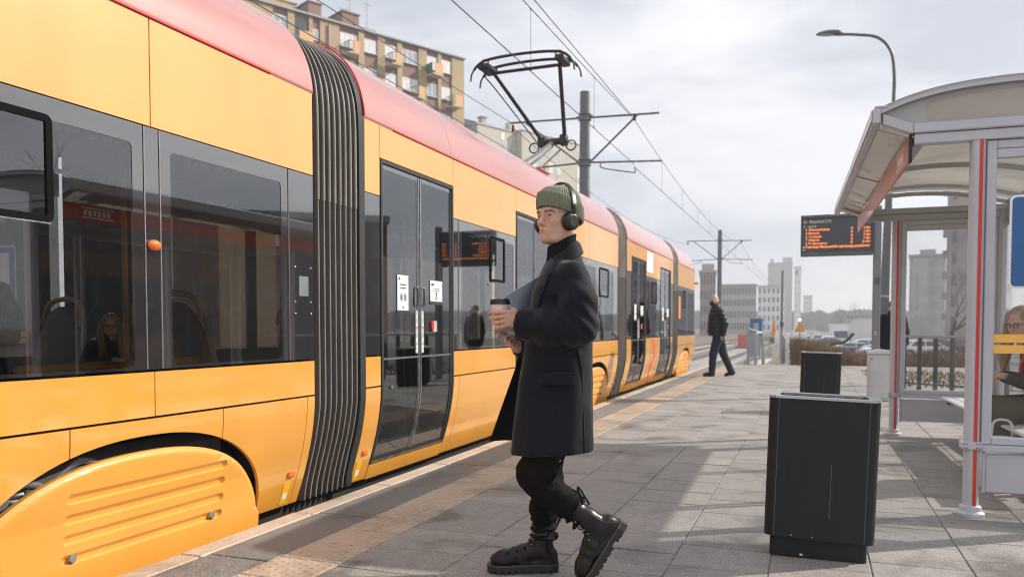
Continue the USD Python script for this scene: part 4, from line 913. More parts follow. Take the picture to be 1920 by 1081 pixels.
# ---------------------------------------------------------------- utility cabinet
cb = thing('utility_cabinet', 'pale grey utility cabinet with sloping lid standing by the sign post', 'cabinet', (0.99, 14.25, 0))
part(cb, 'cabinet_body', cbox(.82, 1.16, 14.10, 14.40, .0, .76, .012), 'cabinet_grey')
part(cb, 'cabinet_lid', trimesh.convex.convex_hull(np.array([(x, y, z) for x in (.81, 1.17) for y in (14.09, 14.41) for z in (.762,)] + [(.83, 14.11, .80), (.99, 14.11, .835), (1.15, 14.11, .815), (.83, 14.39, .80), (.99, 14.39, .835), (1.15, 14.39, .815)])), 'cabinet_grey')
part(cb, 'door_panel', cbox(.85, 1.13, 14.092, 14.099, .05, .73, .004), 'cabinet_grey'); part(cb, 'lock', sph((.87, 14.088, .68), (.012, .008, .012), 1), 'rubber')

# ---------------------------------------------------------------- departure board on its post
SY = 15.0
db = thing('departure_board', 'black electronic departure board with orange lettering on a grey post', 'information sign', (.985, SY + .05, 0))
part(db, 'post', cbox(.925, 1.05, SY, SY + .12, 0, 3.26, .012), 'sign_pole_grey')
part(db, 'post_badge', box(.968, .99, SY - .003, SY - .0005, 1.05, 1.12), 'stripe_yellow')
part(db, 'post_plate', box(.95, 1.03, SY - .003, SY - .0005, 1.92, 2.04), 'lamp_pole_grey')
bx0, bx1, bz0, bz1 = -.245, .918, 2.43, 3.135
cs = part(db, 'case', cat(cbox(bx0, bx1, SY - .06, SY + .16, bz0, bz0 + .055, .008), cbox(bx0, bx1, SY - .06, SY + .16, bz1 - .05, bz1, .008), cbox(bx0, bx0 + .012, SY - .06, SY + .16, bz0 + .056, bz1 - .051, .003), cbox(bx1 - .012, bx1, SY - .06, SY + .16, bz0 + .056, bz1 - .051, .003)), 'display_edge')
part(cs, 'screen', box(bx0 + .013, bx1 - .013, SY - .035, SY + .15, bz0 + .057, bz1 - .052), 'display_case')
def T(s, h, x, z, mat, name, width=None, align='left', bold=True):
    part(cs, name, text(s, h, ((x, SY - .0365, z), (1, 0, 0), (0, 0, 1)), .002, bold, width, align), mat)
sx = lambda u: bx0 + (u - 100) / 1580 * (bx1 - bx0); sz = lambda v: bz1 - (v - 80) / 930 * (bz1 - bz0)
part(cs, 'line_badge', flat_ext(rrect(sx(155), sz(268), sx(245), sz(195), .01), .002, XZ(SY - .0355)), 'fascia_red'); T('M', .03, sx(172), sz(255), 'lens_white', 'badge_print')
part(cs, 'line_badge', flat_ext(rrect(sx(145), sz(372), sx(225), sz(300), .01), .002, XZ(SY - .0355)), 'box_blue'); T('P', .03, sx(165), sz(358), 'lens_white', 'badge_print')
T('Marymont (19)', .052, sx(290), sz(262), 'lens_white', 'stop_name', sx(775) - sx(290)); T('wejście', .036, sx(250), sz(360), 'lens_white', 'stop_name', sx(445) - sx(250))
part(cs, 'round_badge', flat_ext(sg.Point(sx(1600), sz(300)).buffer(.027), .002, XZ(SY - .0355)), 'box_blue')
for k, (no, name_, w, mn) in enumerate((('1', 'Żerańska', 735, '2 Min'), ('4', 'Banacha', 510, '4 Min'), ('6', '11 Listopada', 560, '5 Min'), ('7', 'Okęcie', 515, '7 Min'), ('2', 'Pl. Narutowicza', 685, '10 Min'))):
    z = sz(438 + k * 78)
    T(no, .038, sx(208), z, 'led_orange', 'route_number'); T(name_, .038, sx(275), z, 'led_orange', 'destination', sx(w) - sx(275))
    T('0', .038, sx(1195), z + .006, 'led_orange', 'platform_number', .036); T(mn, .038, sx(1612), z + .008, 'led_orange', 'minutes', (.125 if k == 4 else .105), 'right')
T('Tramwaje Warszawskie zapraszają pasażerów', .044, sx(210), sz(832), 'led_orange', 'ticker_line', sx(1605) - sx(210))
part(cs, 'small_logo', cat(box(sx(140), sx(205), SY - .0375, SY - .0355, sz(830), sz(795)), box(sx(145), sx(210), SY - .0375, SY - .0355, sz(885), sz(860))), 'lens_white')
part(cs, 'sensor', sph((sx(880), SY - .036, sz(870)), (.02, .008, .02), 2), 'rubber', smooth=True)

# ---------------------------------------------------------------- street lamp
lp = thing('street_lamp', 'tall grey street lamp with a curved arm rising behind the departure board', 'street lamp', (2.2, 30.0, -1.36))
cv = bez([(2.19, 30, -1.36), (2.215, 30, 1.4), (2.27, 30, 4.5), (2.385, 30, 8.6), (2.385, 30, 9.8), (2.25, 30, 10.5), (1.85, 30, 10.95), (1.2, 30, 11.12), (.74, 30, 11.19)], 8)
rad = np.interp(np.arange(len(cv)), [0, 8, 16, 24, 34, len(cv) - 1], [.17, .155, .13, .058, .052, .046])
part(lp, 'pole', tube(cv, rad, 12), 'lamp_pole_grey', smooth=40)
part(lp, 'pole_band', cat(*[tube([(2.205, 30, z), (2.206, 30, z + .06)], .168, 12) for z in (.92, 2.2)]), 'seat_light')
hd = SDF((-.15, 29.7, 11.0), (.9, 30.3, 11.5), .02); hd.ell((.33, 30, 11.27), (.42, .17, .11), .02); hd.half((.3, 30, 11.22), (-.1, 0, -1)); hd.cone((.6, 30, 11.22), (.78, 30, 11.19), .07, .055, .03)
part(lp, 'lamp_head', hd.mesh(), 'lamp_pole_grey', smooth=50); part(lp, 'lens', rot(sph((.26, 30, 11.225), (.28, .13, .035)), .1, (0, 1, 0), (.3, 30, 11.22)), 'lens_white', smooth=True)

# ---------------------------------------------------------------- catenary poles and wires
def cat_pole(y, label, extra=True):
    x = -5.62
    p = thing('catenary_pole', label, 'pole', (x, y, -.4))
    part(p, 'mast', cat(tube([(x, y, -.4), (x, y, 4.7)], [.155, .135], 18), tube([(x, y, 4.7), (x, y, 7.24)], [.135, .128], 18)), 'pole_grey', smooth=40)
    for z in (6.60, 5.44): part(p, 'clamp', cat(*[tube([(x, y, z + d), (x, y, z + d + .03)], .165, 18) for d in (-.09, .06)], cbox(x - .22, x + .22, y - .04, y + .04, z - .03, z + .03)), 'dull_steel')
    part(p, 'arm', rod((-7.68, y, 6.63), (-3.70, y, 6.53), .026), 'pole_grey', smooth=True); part(p, 'arm', rod((x + .15, y, 5.43), (-3.62, y, 5.34), .024), 'pole_grey', smooth=True); part(p, 'arm', rod((x - .15, y, 5.43), (-7.9, y, 5.36), .024), 'pole_grey', smooth=True)
    part(p, 'strut', rod((x + .17, y, 5.46), (-4.25, y, 6.53), .026), 'pole_grey', smooth=True); part(p, 'strut', rod((x - .17, y, 5.46), (-7.25, y, 6.60), .024), 'pole_grey', smooth=True)
    for xc, s in ((-4.325, 1), (-7.6, -1)):
        part(p, 'insulator', cat(rod((xc, y, 6.56), (xc, y, 6.44), .035), sph((xc, y, 6.43), .045, 1)), 'panto_black')
        part(p, 'steady_arm', tube(bez([(xc - s * .85, y, 5.40), (xc - s * .83, y, 5.27), (xc - s * .1, y + .05, 5.12), (xc, y + .1, 5.12), (xc, y + .1, 5.24)], 4), .014, 6), 'panto_black')
    return p
cat_pole(20.2, 'thick dark grey catenary pole rising behind the tram roof, nearer one', True)
cat_pole(51.8, 'distant catenary pole standing beyond the front of the tram')
def span(x, y0, y1, zm0, zmid, zm1, zc, label):
    w = thing('overhead_wire', label, 'wire', (x, y0, zc), group=None)
    ys = np.linspace(y0, y1, 40); u = (ys - y0) / (y1 - y0)
    mz = zm0 * (1 - u) + zm1 * u - 4 * u * (1 - u) * ((zm0 + zm1) / 2 - zmid)
    part(w, 'contact_wire', tube(np.stack([0 * ys + x, ys, 0 * ys + zc], 1), .008, 6), 'wire'); part(w, 'messenger_wire', tube(np.stack([0 * ys + x, ys, mz], 1), .008, 6), 'wire')
    for k in range(1, 8):
        y = y0 + (y1 - y0) * k / 8; m = float(np.interp(y, ys, mz))
        part(w, 'dropper', cat(rod((x, y, zc), (x, y, m), .004, None, 5), sph((x, y, zc + .02), (.014, .03, .03), 1), sph((x, y, m - .01), (.012, .035, .02), 1)), 'wire')
span(-4.325, -11.4, 20.2, 6.42, 6.25, 6.42, 5.30, 'overhead wires of the near track from above the camera to the nearer pole')
span(-4.325, 20.2, 51.8, 6.42, 5.75, 6.35, 5.24, 'overhead wires of the near track between the two catenary poles')
span(-4.325, 51.8, 95.0, 6.35, 5.75, 6.35, 5.24, 'overhead wires of the near track beyond the distant pole')
span(-7.6, -11.4, 20.2, 6.6, 6.45, 6.6, 5.85, 'overhead wires of the far track running past the block of flats')
span(-7.6, 20.2, 51.8, 6.5, 5.85, 6.45, 5.25, 'overhead wires of the far track between the two catenary poles')
sw = thing('feeder_wire', 'slack feeder wire strung above the overhead wires', 'wire', (-4.6, 0, 6.5))
part(sw, 'feeder_cable', tube([(-4.75, -11, 7.5), (-4.6, 10, 6.85), (-4.42, 20.2, 6.56)], .009, 6), 'wire')

# ---------------------------------------------------------------- railings
rl = thing('railing', 'dark steel railing of flat uprights seen through the far shelter glass', 'railing', (2.5, 16.4, 0))
ra, rb = np.array([1.62, 17.25, 0]), np.array([4.6, 14.2, 0]); d = (rb - ra) / np.linalg.norm(rb - ra); nn = np.array([-d[1], d[0], 0])
L_ = np.linalg.norm(rb - ra); ang = math.atan2(d[1], d[0])
def along(m, s): return shift(rot(m, ang, (0, 0, 1)), ra + d * s)
part(rl, 'top_rail', along(cbox(-.05, L_, -.03, .03, .99, 1.035, .006), 0), 'rail_grey')
for k in range(13): part(rl, 'upright', along(cbox(-.045, .045, -.012, .012, .0, .985, .004), .03 + k * .345), 'rail_dark')
part(rl, 'bottom_rail', along(cbox(-.05, L_, -.015, .015, .10, .13, .004), 0), 'rail_dark')
gr = thing('dry_grass', None, None, kind='stuff')
gp = np.stack([RNG.uniform(1.2, 6.5, 1600), RNG.uniform(17.6, 23.5, 1600)], 1); V, F = [], []
for k, (x, y) in enumerate(gp):
    h, a, l = RNG.uniform(.05, .13), RNG.uniform(0, 6.28), RNG.normal(0, .06, 2); c, s = math.cos(a) * .02, math.sin(a) * .02
    V += [(x - c, y - s, .0), (x + c, y + s, .0), (x + l[0], y + l[1], h)]; F.append((3 * k, 3 * k + 1, 3 * k + 2))
part(gr, 'grass_blades', trimesh.Trimesh(V, F, process=False), 'grass_dry', kind='stuff')

rp = thing('ramp_railing', 'grey barred railing on a white walled ramp at the end of the platform', 'railing', (-1.4, 27, 0))
part(rp, 'ramp_wall', trimesh.convex.convex_hull(np.array([(x, y, z) for x in (-1.12, -.88) for y, z in ((26.55, .03), (26.55, -.95), (35, -.95), (35, -.55))])), 'pale_concrete')
part(rp, 'ramp_wall', trimesh.convex.convex_hull(np.array([(x, y, z) for x in (-2.1, -1.9) for y, z in ((26.55, .12), (26.55, -.95), (42, -.95), (42, -.4))])), 'pale_concrete')
def fence_run(p0, p1, h, n, name):
    p0, p1 = np.array(p0), np.array(p1)
    part(rp, 'hand_rail', rod(p0 + [0, 0, h], p1 + [0, 0, h], .032), 'rail_grey', smooth=True); part(rp, 'low_rail', rod(p0 + [0, 0, .12], p1 + [0, 0, .12], .02), 'rail_grey')
    for k in range(n + 1):
        p = p0 + (p1 - p0) * k / n; part(rp, 'bar', rod(p, p + [0, 0, h], .03 if k % 6 == 0 else .016, None, 6), 'rail_grey')
fence_run((-2.0, 26.7, .05), (-2.0, 33, -.1), 1.08, 26, 'a'); fence_run((-1.0, 26.8, -.0), (-1.0, 31, -.3), 1.0, 16, 'b'); fence_run((-4.4 + 1.3, 44, -.3), (-1.9, 41, -.3), 1.0, 14, 'c')
part(rp, 'bent_handrail', tube(bez([(-1.72, 26.3, 0), (-1.72, 26.3, .85), (-1.70, 26.36, .98), (-1.62, 26.5, 1.0), (-1.55, 26.58, .9), (-1.50, 26.5, 0)], 5), .05, 8), 'rail_grey', smooth=True)
# ---------------------------------------------------------------- buildings
def local_block(name, label, P, d, cat_='apartment block'):
    return thing(name, label, cat_, (P[0], P[1], -0.5), math.atan2(d[1], d[0]))
def win_mesh(s0, s1, z0, z1, y, fr=.06, mull=1):
    ms = [box(s0, s1, y - .03, y + .05, z0, z0 + fr), box(s0, s1, y - .03, y + .05, z1 - fr, z1), box(s0, s0 + fr, y - .029, y + .05, z0 + fr, z1 - fr), box(s1 - fr, s1, y - .029, y + .05, z0 + fr, z1 - fr)]
    for k in range(mull):
        c = s0 + (s1 - s0) * (k + 1) / (mull + 1); ms.append(box(c - .04, c + .04, y - .028, y + .05, z0 + fr, z1 - fr))
    return cat(ms)
zf = .5                                           # block frames stand at -0.5, heights below are above the platform
b1 = local_block('apartment_block', 'tan and brown striped block of flats with orange balconies behind the tram', (-34.895, 77.507), (.46084, .88748))
bays = [(-20.9, -19.6), (-14.3, -12.46), (-11.7, -10.35), (-9.4, -8.07), (-7.4, -5.56), (-4.45, -3.16), (-2.6, -1.36)]
part(b1, 'wall', cat(box(-26, .17, .14, 11, 0, 29.1 + zf)), 'wall_brown')
for a, b in ((-26, -20.95), (-19.55, -18.9), (-17.5, -17.12), (-16.4, -14.42), (-12.4, -11.78), (-10.28, -9.46), (-8.02, -7.46), (-5.5, -4.5), (-3.1, -2.66), (-1.3, .17)):
    part(b1, 'pilaster', box(a, b, -.02, .137, 0, 29.08 + zf), 'wall_tan')
part(b1, 'gable_wall', box(.172, .30, -.02, 11, 0, 29.09 + zf), 'wall_tan')
rf = part(b1, 'roof_edge', cbox(-26.2, .45, -.22, 11.2, 29.13 + zf, 29.32 + zf, .03), 'roof_metal')
for a, b, h, dp, m in ((-16.8, -15.5, 31.0, 1.4, 'wall_brown'), (-13.4, -11.6, 30.95, 1.2, 'wall_brown'), (-11.3, -9.2, 30.3, 2.2, 'wall_tan'), (-22.5, -17.4, 30.9, 2.6, 'wall_tan'), (-15.2, -13.6, 30.3, 2.4, 'wall_tan')):
    part(rf, 'roof_hut', cat(box(a, b, dp, dp + 3, 29.32 + zf, h + zf), box(a - .1, b + .1, dp - .1, dp + 3.1, h + zf + .002, h + .12 + zf)), m)
for s_, y_, h in ((-15.6, 2, 34.5), (-12.2, 2.5, 33.6), (-9.6, 3, 34.0), (-12.9, 2.0, 32.4)): part(rf, 'antenna', cat(rod((s_, y_, 29.4), (s_ + (.5 if h < 34 else 0), y_, h), .03, None, 5), rod((s_ - .5, y_, h - .4), (s_ + .5, y_, h - .4), .02, None, 5)), 'dull_steel')
part(b1, 'drain_pipe', rod((-15.55, -.12, 0), (-15.55, -.12, 29.3), .09), 'roof_metal')
for k in range(8):
    z0, z1 = 27.25 - 2.7 * k + zf, 28.52 - 2.7 * k + zf
    for i, (a, b) in enumerate(bays):
        w = part(b1, 'window', win_mesh(a, b, z0, z1, .10, .06, 2 if b - a > 1.6 else 1), 'window_white'); part(w, 'pane', box(a + .05, b - .05, .09, .10, z0 + .05, z1 - .05), 'window_curtain' if (i * 5 + k * 3) % 4 else 'window_glass')
        part(w, 'sill', box(a - .06, b + .06, -.06, .07, z0 - .06, z0 - .002), 'roof_metal')
    w = part(b1, 'window', win_mesh(-17.06, -16.55, z0 - .1, z1 - .4, .10, .06, 0), 'window_white'); part(w, 'pane', box(-17.01, -16.6, .09, .10, z0 - .05, z1 - .45), 'window_glass')
    part(b1, 'loggia', box(-18.85, -17.55, .10, .138, z0 - .8, z1 + .1), 'window_dark'); part(b1, 'balcony', cat(box(-18.9, -17.5, -.9, .1, z0 - .95, z0 - .82), box(-18.88, -17.52, -.9, -.84, z0 - .8, z0 + .1)), 'balcony_panel')
for a, b, k, m in ((-13.7, -12.9, 0, 'balcony_panel'), (-8.95, -8.1, 0, 'balcony_panel'), (-4.3, -3.2, 0, 'balcony_panel'), (-6.25, -5.5, 1, 'balcony_panel'), (-1.65, -.75, 1, 'balcony_panel'), (-11.1, -10.3, 2, 'balcony_panel'), (-9.0, -8.1, 2, 'balcony_panel'), (-4.3, -3.2, 2, 'balcony_panel')):
    z0 = 26.45 - 2.7 * k + zf
    w = part(b1, 'balcony', cat(box(a - .25, b + .1, -1.0, .1, z0, z0 + .14)), 'wall_beige'); part(w, 'balcony_front', box(a + .1, b + .05, -1.0, -.95, z0 + .16, z0 + 1.2), m)
    part(w, 'balcony_side', cat(*[box(a - .23, a - .20, y, y + .04, z0 + .15, z0 + 1.15) for y in np.arange(-1, .05, .16)], box(a - .24, a + .1, -1.0, -.97, z0 + 1.12, z0 + 1.17), box(a - .24, a - .2, -.96, .05, z0 + 1.12, z0 + 1.17)), 'rail_dark')
    if (a, k) == (-4.3, 0): part(w, 'green_screen', box(a - .245, a - .235, -.96, .05, z0 + .16, z0 + 1.1), 'balcony_green')
b2 = local_block('apartment_block', 'plain beige block of flats with few windows behind the pantograph', (-51.075, 119.547), (.39894, .91698))
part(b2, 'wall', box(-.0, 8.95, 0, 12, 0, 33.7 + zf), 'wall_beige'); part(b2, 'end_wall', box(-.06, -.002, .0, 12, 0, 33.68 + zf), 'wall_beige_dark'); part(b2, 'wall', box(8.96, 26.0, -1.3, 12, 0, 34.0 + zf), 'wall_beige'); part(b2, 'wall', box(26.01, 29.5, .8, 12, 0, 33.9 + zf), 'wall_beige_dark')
part(b2, 'roof_edge', cbox(-.3, 8.9, -.15, 12.2, 33.72 + zf, 33.95 + zf, .03), 'roof_metal'); part(b2, 'roof_edge', cbox(8.9, 26.2, -1.45, 12.2, 34.02 + zf, 34.2 + zf, .03), 'roof_metal')
part(b2, 'roof_hut', box(-1.0, 5.5, 2.5, 9, 33.95 + zf, 34.9 + zf), 'roof_tar'); part(b2, 'chimney', cat(box(2.6, 3.5, 1.6, 2.6, 33.95 + zf, 35.6 + zf), box(2.4, 3.7, 1.4, 2.8, 35.6 + zf, 35.75 + zf)), 'wall_beige_dark')
for a in (7.6, 8.5): part(b2, 'chimney', box(a, a + .7, .2, 1.3, 33.95 + zf, 35.4 + zf), 'balcony_panel' if a > 8 else 'wall_beige')
for k in range(6):
    for a, b, z0, z1, y in ((11.5, 12.7, 30.75, 32.4, -1.3), (7.28, 8.4, 30.4, 32.7, 0), (3.4, 3.65, 30.8, 32.1, 0), (5.4, 6.1, 30.6, 31.6, 0), (15.8, 16.9, 30.75, 32.4, -1.3), (17.8, 18.9, 30.75, 32.4, -1.3), (23.4, 25.0, 30.75, 32.9, -1.3)):
        z0, z1 = z0 - 2.75 * k + zf, z1 - 2.75 * k + zf
        w = part(b2, 'window', win_mesh(a, b, z0, z1, y - .02, .07, 1 if b - a > 1 else 0), 'window_white'); part(w, 'pane', box(a + .05, b - .05, y - .03, y - .022, z0 + .05, z1 - .05), 'window_curtain' if k % 3 else 'window_glass')
part(b2, 'wall_panel', box(5.4, 6.1, -.04, -.002, 32.15 + zf, 33.25 + zf), 'window_white')
def polar(az, D): a = math.radians(az); return np.array([math.sin(a) * D, math.cos(a) * D])
def far_block(label, az0, az1, D, top_z, mat, rows=0, ncols=0, wm='window_dark', wfrac=.55, extra=(), depth=13.0, cat_='apartment block', name='far_building'):
    p, q = polar(az0, D), polar(az1, D); L = np.linalg.norm(q - p); d = (q - p) / L
    t = thing(name, label, cat_, (p[0], p[1], -1.4), math.atan2(d[1], d[0])); H = top_z + 1.4
    part(t, 'wall', box(0, L, 0, depth, 0, H), mat); part(t, 'roof_edge', box(-.2, L + .2, -.2, depth + .2, H + .002, H + .4), 'roof_metal')
    if rows:
        ms = []
        for r in range(rows):
            zz = H - 2.8 * (r + 1) + .8
            for c in range(ncols): w = L / ncols; ms.append(box(c * w + w * (1 - wfrac) / 2, c * w + w * (1 + wfrac) / 2, -.06, .02, zz, zz + 1.5))
        part(t, 'windows', cat(ms), wm, kind='stuff')
    for a, b, c, e, f, g, m in extra: part(t, 'roof_hut' if e >= H - .1 else 'projection', box(a * L, b * L, c, c + g, e, f), m)
    return t
far_block('tall hazy grey tower with stepped top far beyond the platform end', -3.0, -1.43, 420, 32.5, 'wall_grey', 10, 6, 'wall_beige_dark', .4, ((.08, .22, 2, 34.3, 36.5, 6, 'wall_grey'), (.6, .98, 2, 34.3, 37, 9, 'wall_grey')))
far_block('slim hazy white tower with a small blue badge far away', -1.3, -.88, 400, 29.0, 'wall_white', 9, 3, 'wall_grey', .3, ((.1, .5, -.3, 27, 29, .3, 'box_blue'),))
far_block('white mid-rise flats with dark window columns beyond the ramp railing', -3.65, -1.90, 260, 13.5, 'wall_white', 5, 6, 'window_dark', .42)
far_block('grey long block of flats behind the masked walker', -6.3, -3.75, 200, 11.0, 'wall_grey', 4, 14, 'window_dark', .5)
far_block('small pale pair of towers on the horizon', -.72, -.15, 500, 19.0, 'wall_white', 6, 5, 'wall_grey', .4)
far_block('brownish block just beyond the front of the tram', -7.5, -6.45, 150, 11.0, 'wall_mauve', 4, 5, 'window_dark', .5, ((.1, .9, 3, 12.6, 14.2, 5, 'wall_beige_dark'),))
far_block('tall mauve block of flats with balconies seen through the shelter', 7.72, 10.3, 120, 19.8, 'wall_mauve', 7, 3, 'window_dark', .25, [(-.09, .0, 1 + .0, 20.0 - 2.75 * k, 20.9 - 2.75 * k, 1.6, 'wall_beige_dark') for k in range(7)])
far_block('hazy grey block with a raised middle seen through the far shelter glass', 5.65, 7.7, 180, 15.2, 'wall_grey', 5, 7, 'wall_beige_dark', .5, ((.28, .72, 1, 16.6, 18, 6, 'wall_grey'),))
far_block('long low white hall across the road', 2.0, 4.0, 170, 3.0, 'wall_white', depth=20, cat_='hall', name='low_hall')
far_block('low row of flats across the road right of the shelter', 57, 22, 42, 6.9, 'wall_dim', 2, 22, 'window_dark', .5, depth=-10)
far_block('long grey flats on the right beyond the shelter', 105, 62, 40, 6.3, 'wall_dim', 2, 18, 'window_dark', .5, depth=-10)

# ---------------------------------------------------------------- bare trees
def bare_tree(name, label, loc, H, seed, spread=.55, mat='twig_grey', group=None, depth=6):
    r = np.random.default_rng(seed); V, F, TV, TF = [], [], [], []
    trunk, limbs, twigs = [], [], []
    def grow(p, dr, L, rad, lev):
        n = 4; pts = [p]; q = p.copy(); dd = dr.copy()
        for _ in range(n): dd = dd + r.normal(0, .09, 3) + [0, 0, .05]; dd /= np.linalg.norm(dd); q = q + dd * L / n; pts.append(q)
        rr = np.linspace(rad, rad * .62, n + 1)
        (trunk if lev == 0 else limbs if lev < 3 else twigs).append((pts, rr, 7 if lev == 0 else 5 if lev < 3 else 3))
        if lev >= depth - 1: return
        for k in range(3 if lev < 4 else 2):
            i = int(r.integers(2, n + 1)); a = r.uniform(0, 6.28); o = np.cross(dd, [math.cos(a), math.sin(a), .2]); o /= np.linalg.norm(o)
            nd = dd + o * r.uniform(.5, 1.1) * spread * 1.5; nd /= np.linalg.norm(nd)
            grow(pts[i], nd, L * r.uniform(.62, .8), rr[i] * .66, lev + 1)
    grow(np.array(loc, float), np.array([0, 0, 1.0]), H * .32, H * .017, 0)
    t = thing(name, label, 'tree', loc, group=group)
    part(t, 'trunk', cat([tube(*x) for x in trunk]), 'bark', smooth=True)
    part(t, 'crown', cat([tube(p, q, s, False) for p, q, s in limbs + twigs]), mat)
    return t
bare_tree('bare_tree', 'reddish leafless tree in front of the mauve block seen through the shelter', (7.9, 57, -1.35), 9.5, 3, .6, 'twig_grey', depth=7)
bare_tree('bare_tree', 'low yellowish leafless tree behind the dark railing', (5.6, 44, -1.35), 3.6, 5, .8, 'grass_dry')
bare_tree('bare_tree', 'thin leafless tree standing above the far woods left of the grey post', (6.4, 165, -1.35), 9.5, 8, .5)
for k, (x, y, h) in enumerate(((17, 4, 9), (20, 11, 10), (15.5, 17, 8), (22, 24, 11), (19, -4, 9.5))):
    bare_tree('bare_tree', ('leafless street tree across the road, beside the shelter', 'tall leafless street tree across the road, second of its row', 'small leafless street tree across the road, third of its row', 'tallest leafless street tree of the row across the road', 'leafless street tree across the road, behind the camera')[k], (x, y, -.9), h, 20 + k, .5, depth=5)
# far woods, one mass of twigs
wd = thing('far_woods', None, None, kind='stuff')
n = 26000; az = RNG.uniform(-9, 34, n); D = RNG.uniform(420, 640, n); Dn = (D - 420) / 220
hgt = (7.5 + 5 * meshkit.fbm(np.stack([az * 1.3, 0 * az, 0 * az + 3], 1), 3) + 3.5 * Dn) * np.sqrt(RNG.uniform(0.05, 1, n))
x, y = np.sin(np.radians(az)) * D, np.cos(np.radians(az)) * D; z = -1.4 + hgt
w_, l_ = RNG.uniform(.5, 1.6, n), RNG.uniform(1.2, 3.4, n)
V = np.stack([np.stack([x - w_, y, z - l_], 1), np.stack([x + w_, y + RNG.normal(0, 1, n), z - l_], 1), np.stack([x + RNG.normal(0, .8, n), y, z + l_ * .4], 1)], 1).reshape(-1, 3)
part(wd, 'woods_mass', trimesh.Trimesh(V, np.arange(3 * n).reshape(-1, 3), process=False), 'wood_far', kind='stuff')
# the brown hedge and scrub by the end of the platform
def twig_mass(n, fn, lmin, lmax, w, lean=.35):
    P = fn(n); dr = np.stack([RNG.normal(0, lean, n), RNG.normal(0, lean, n), np.abs(RNG.normal(1, .3, n))], 1); dr /= np.linalg.norm(dr, axis=1, keepdims=True)
    L = RNG.uniform(lmin, lmax, n)[:, None]; sd = np.cross(dr, RNG.normal(0, 1, (n, 3))); sd /= np.linalg.norm(sd, axis=1, keepdims=True)
    V = np.stack([P - sd * w, P + sd * w, P + dr * L], 1).reshape(-1, 3); return trimesh.Trimesh(V, np.arange(3 * n).reshape(-1, 3), process=False)
def hedge_pts(n):
    x = RNG.uniform(-.75, 1.15, n); y = RNG.uniform(27.4, 30.2, n); top_ = .80 - .27 * np.clip((x + .6) / 1.7, 0, 1) ** 1.5 * 1.6 + .12 * meshkit.noise(np.stack([x * 3, y * 2, 0 * x], 1))
    return np.stack([x, y, -.9 + (top_ + .75) * np.sqrt(RNG.uniform(0, 1, n))], 1)
hg = thing('hedge', 'brown leafless hedge at the end of the platform beside the ramp', 'hedge', (.2, 28.8, -1.2)); part(hg, 'hedge_twigs', twig_mass(15000, hedge_pts, .08, .26, .008), 'twig_brown')
def scrub_pts(n):
    x = RNG.uniform(.9, 4.6, n); y = RNG.uniform(27.2, 30.5, n); return np.stack([x, y, -1.1 + (1.28 + .25 * meshkit.noise(np.stack([x * 2, y * 2, 0 * x], 1))) * np.sqrt(RNG.uniform(0, 1, n))], 1)
hg = thing('scrub', 'low grey brown leafless scrub between the platform end and parked cars', 'scrub', (2.7, 28.8, -1.2)); part(hg, 'scrub_twigs', twig_mass(15000, scrub_pts, .08, .24, .008), 'twig_brown')
dl = part(hg, 'fallen_branch', tube(bez([(.1, 31.5, .2), (.6, 31.6, .55), (1.0, 31.7, .62), (1.35, 31.8, .95)], 4), .05, 5), 'bark')

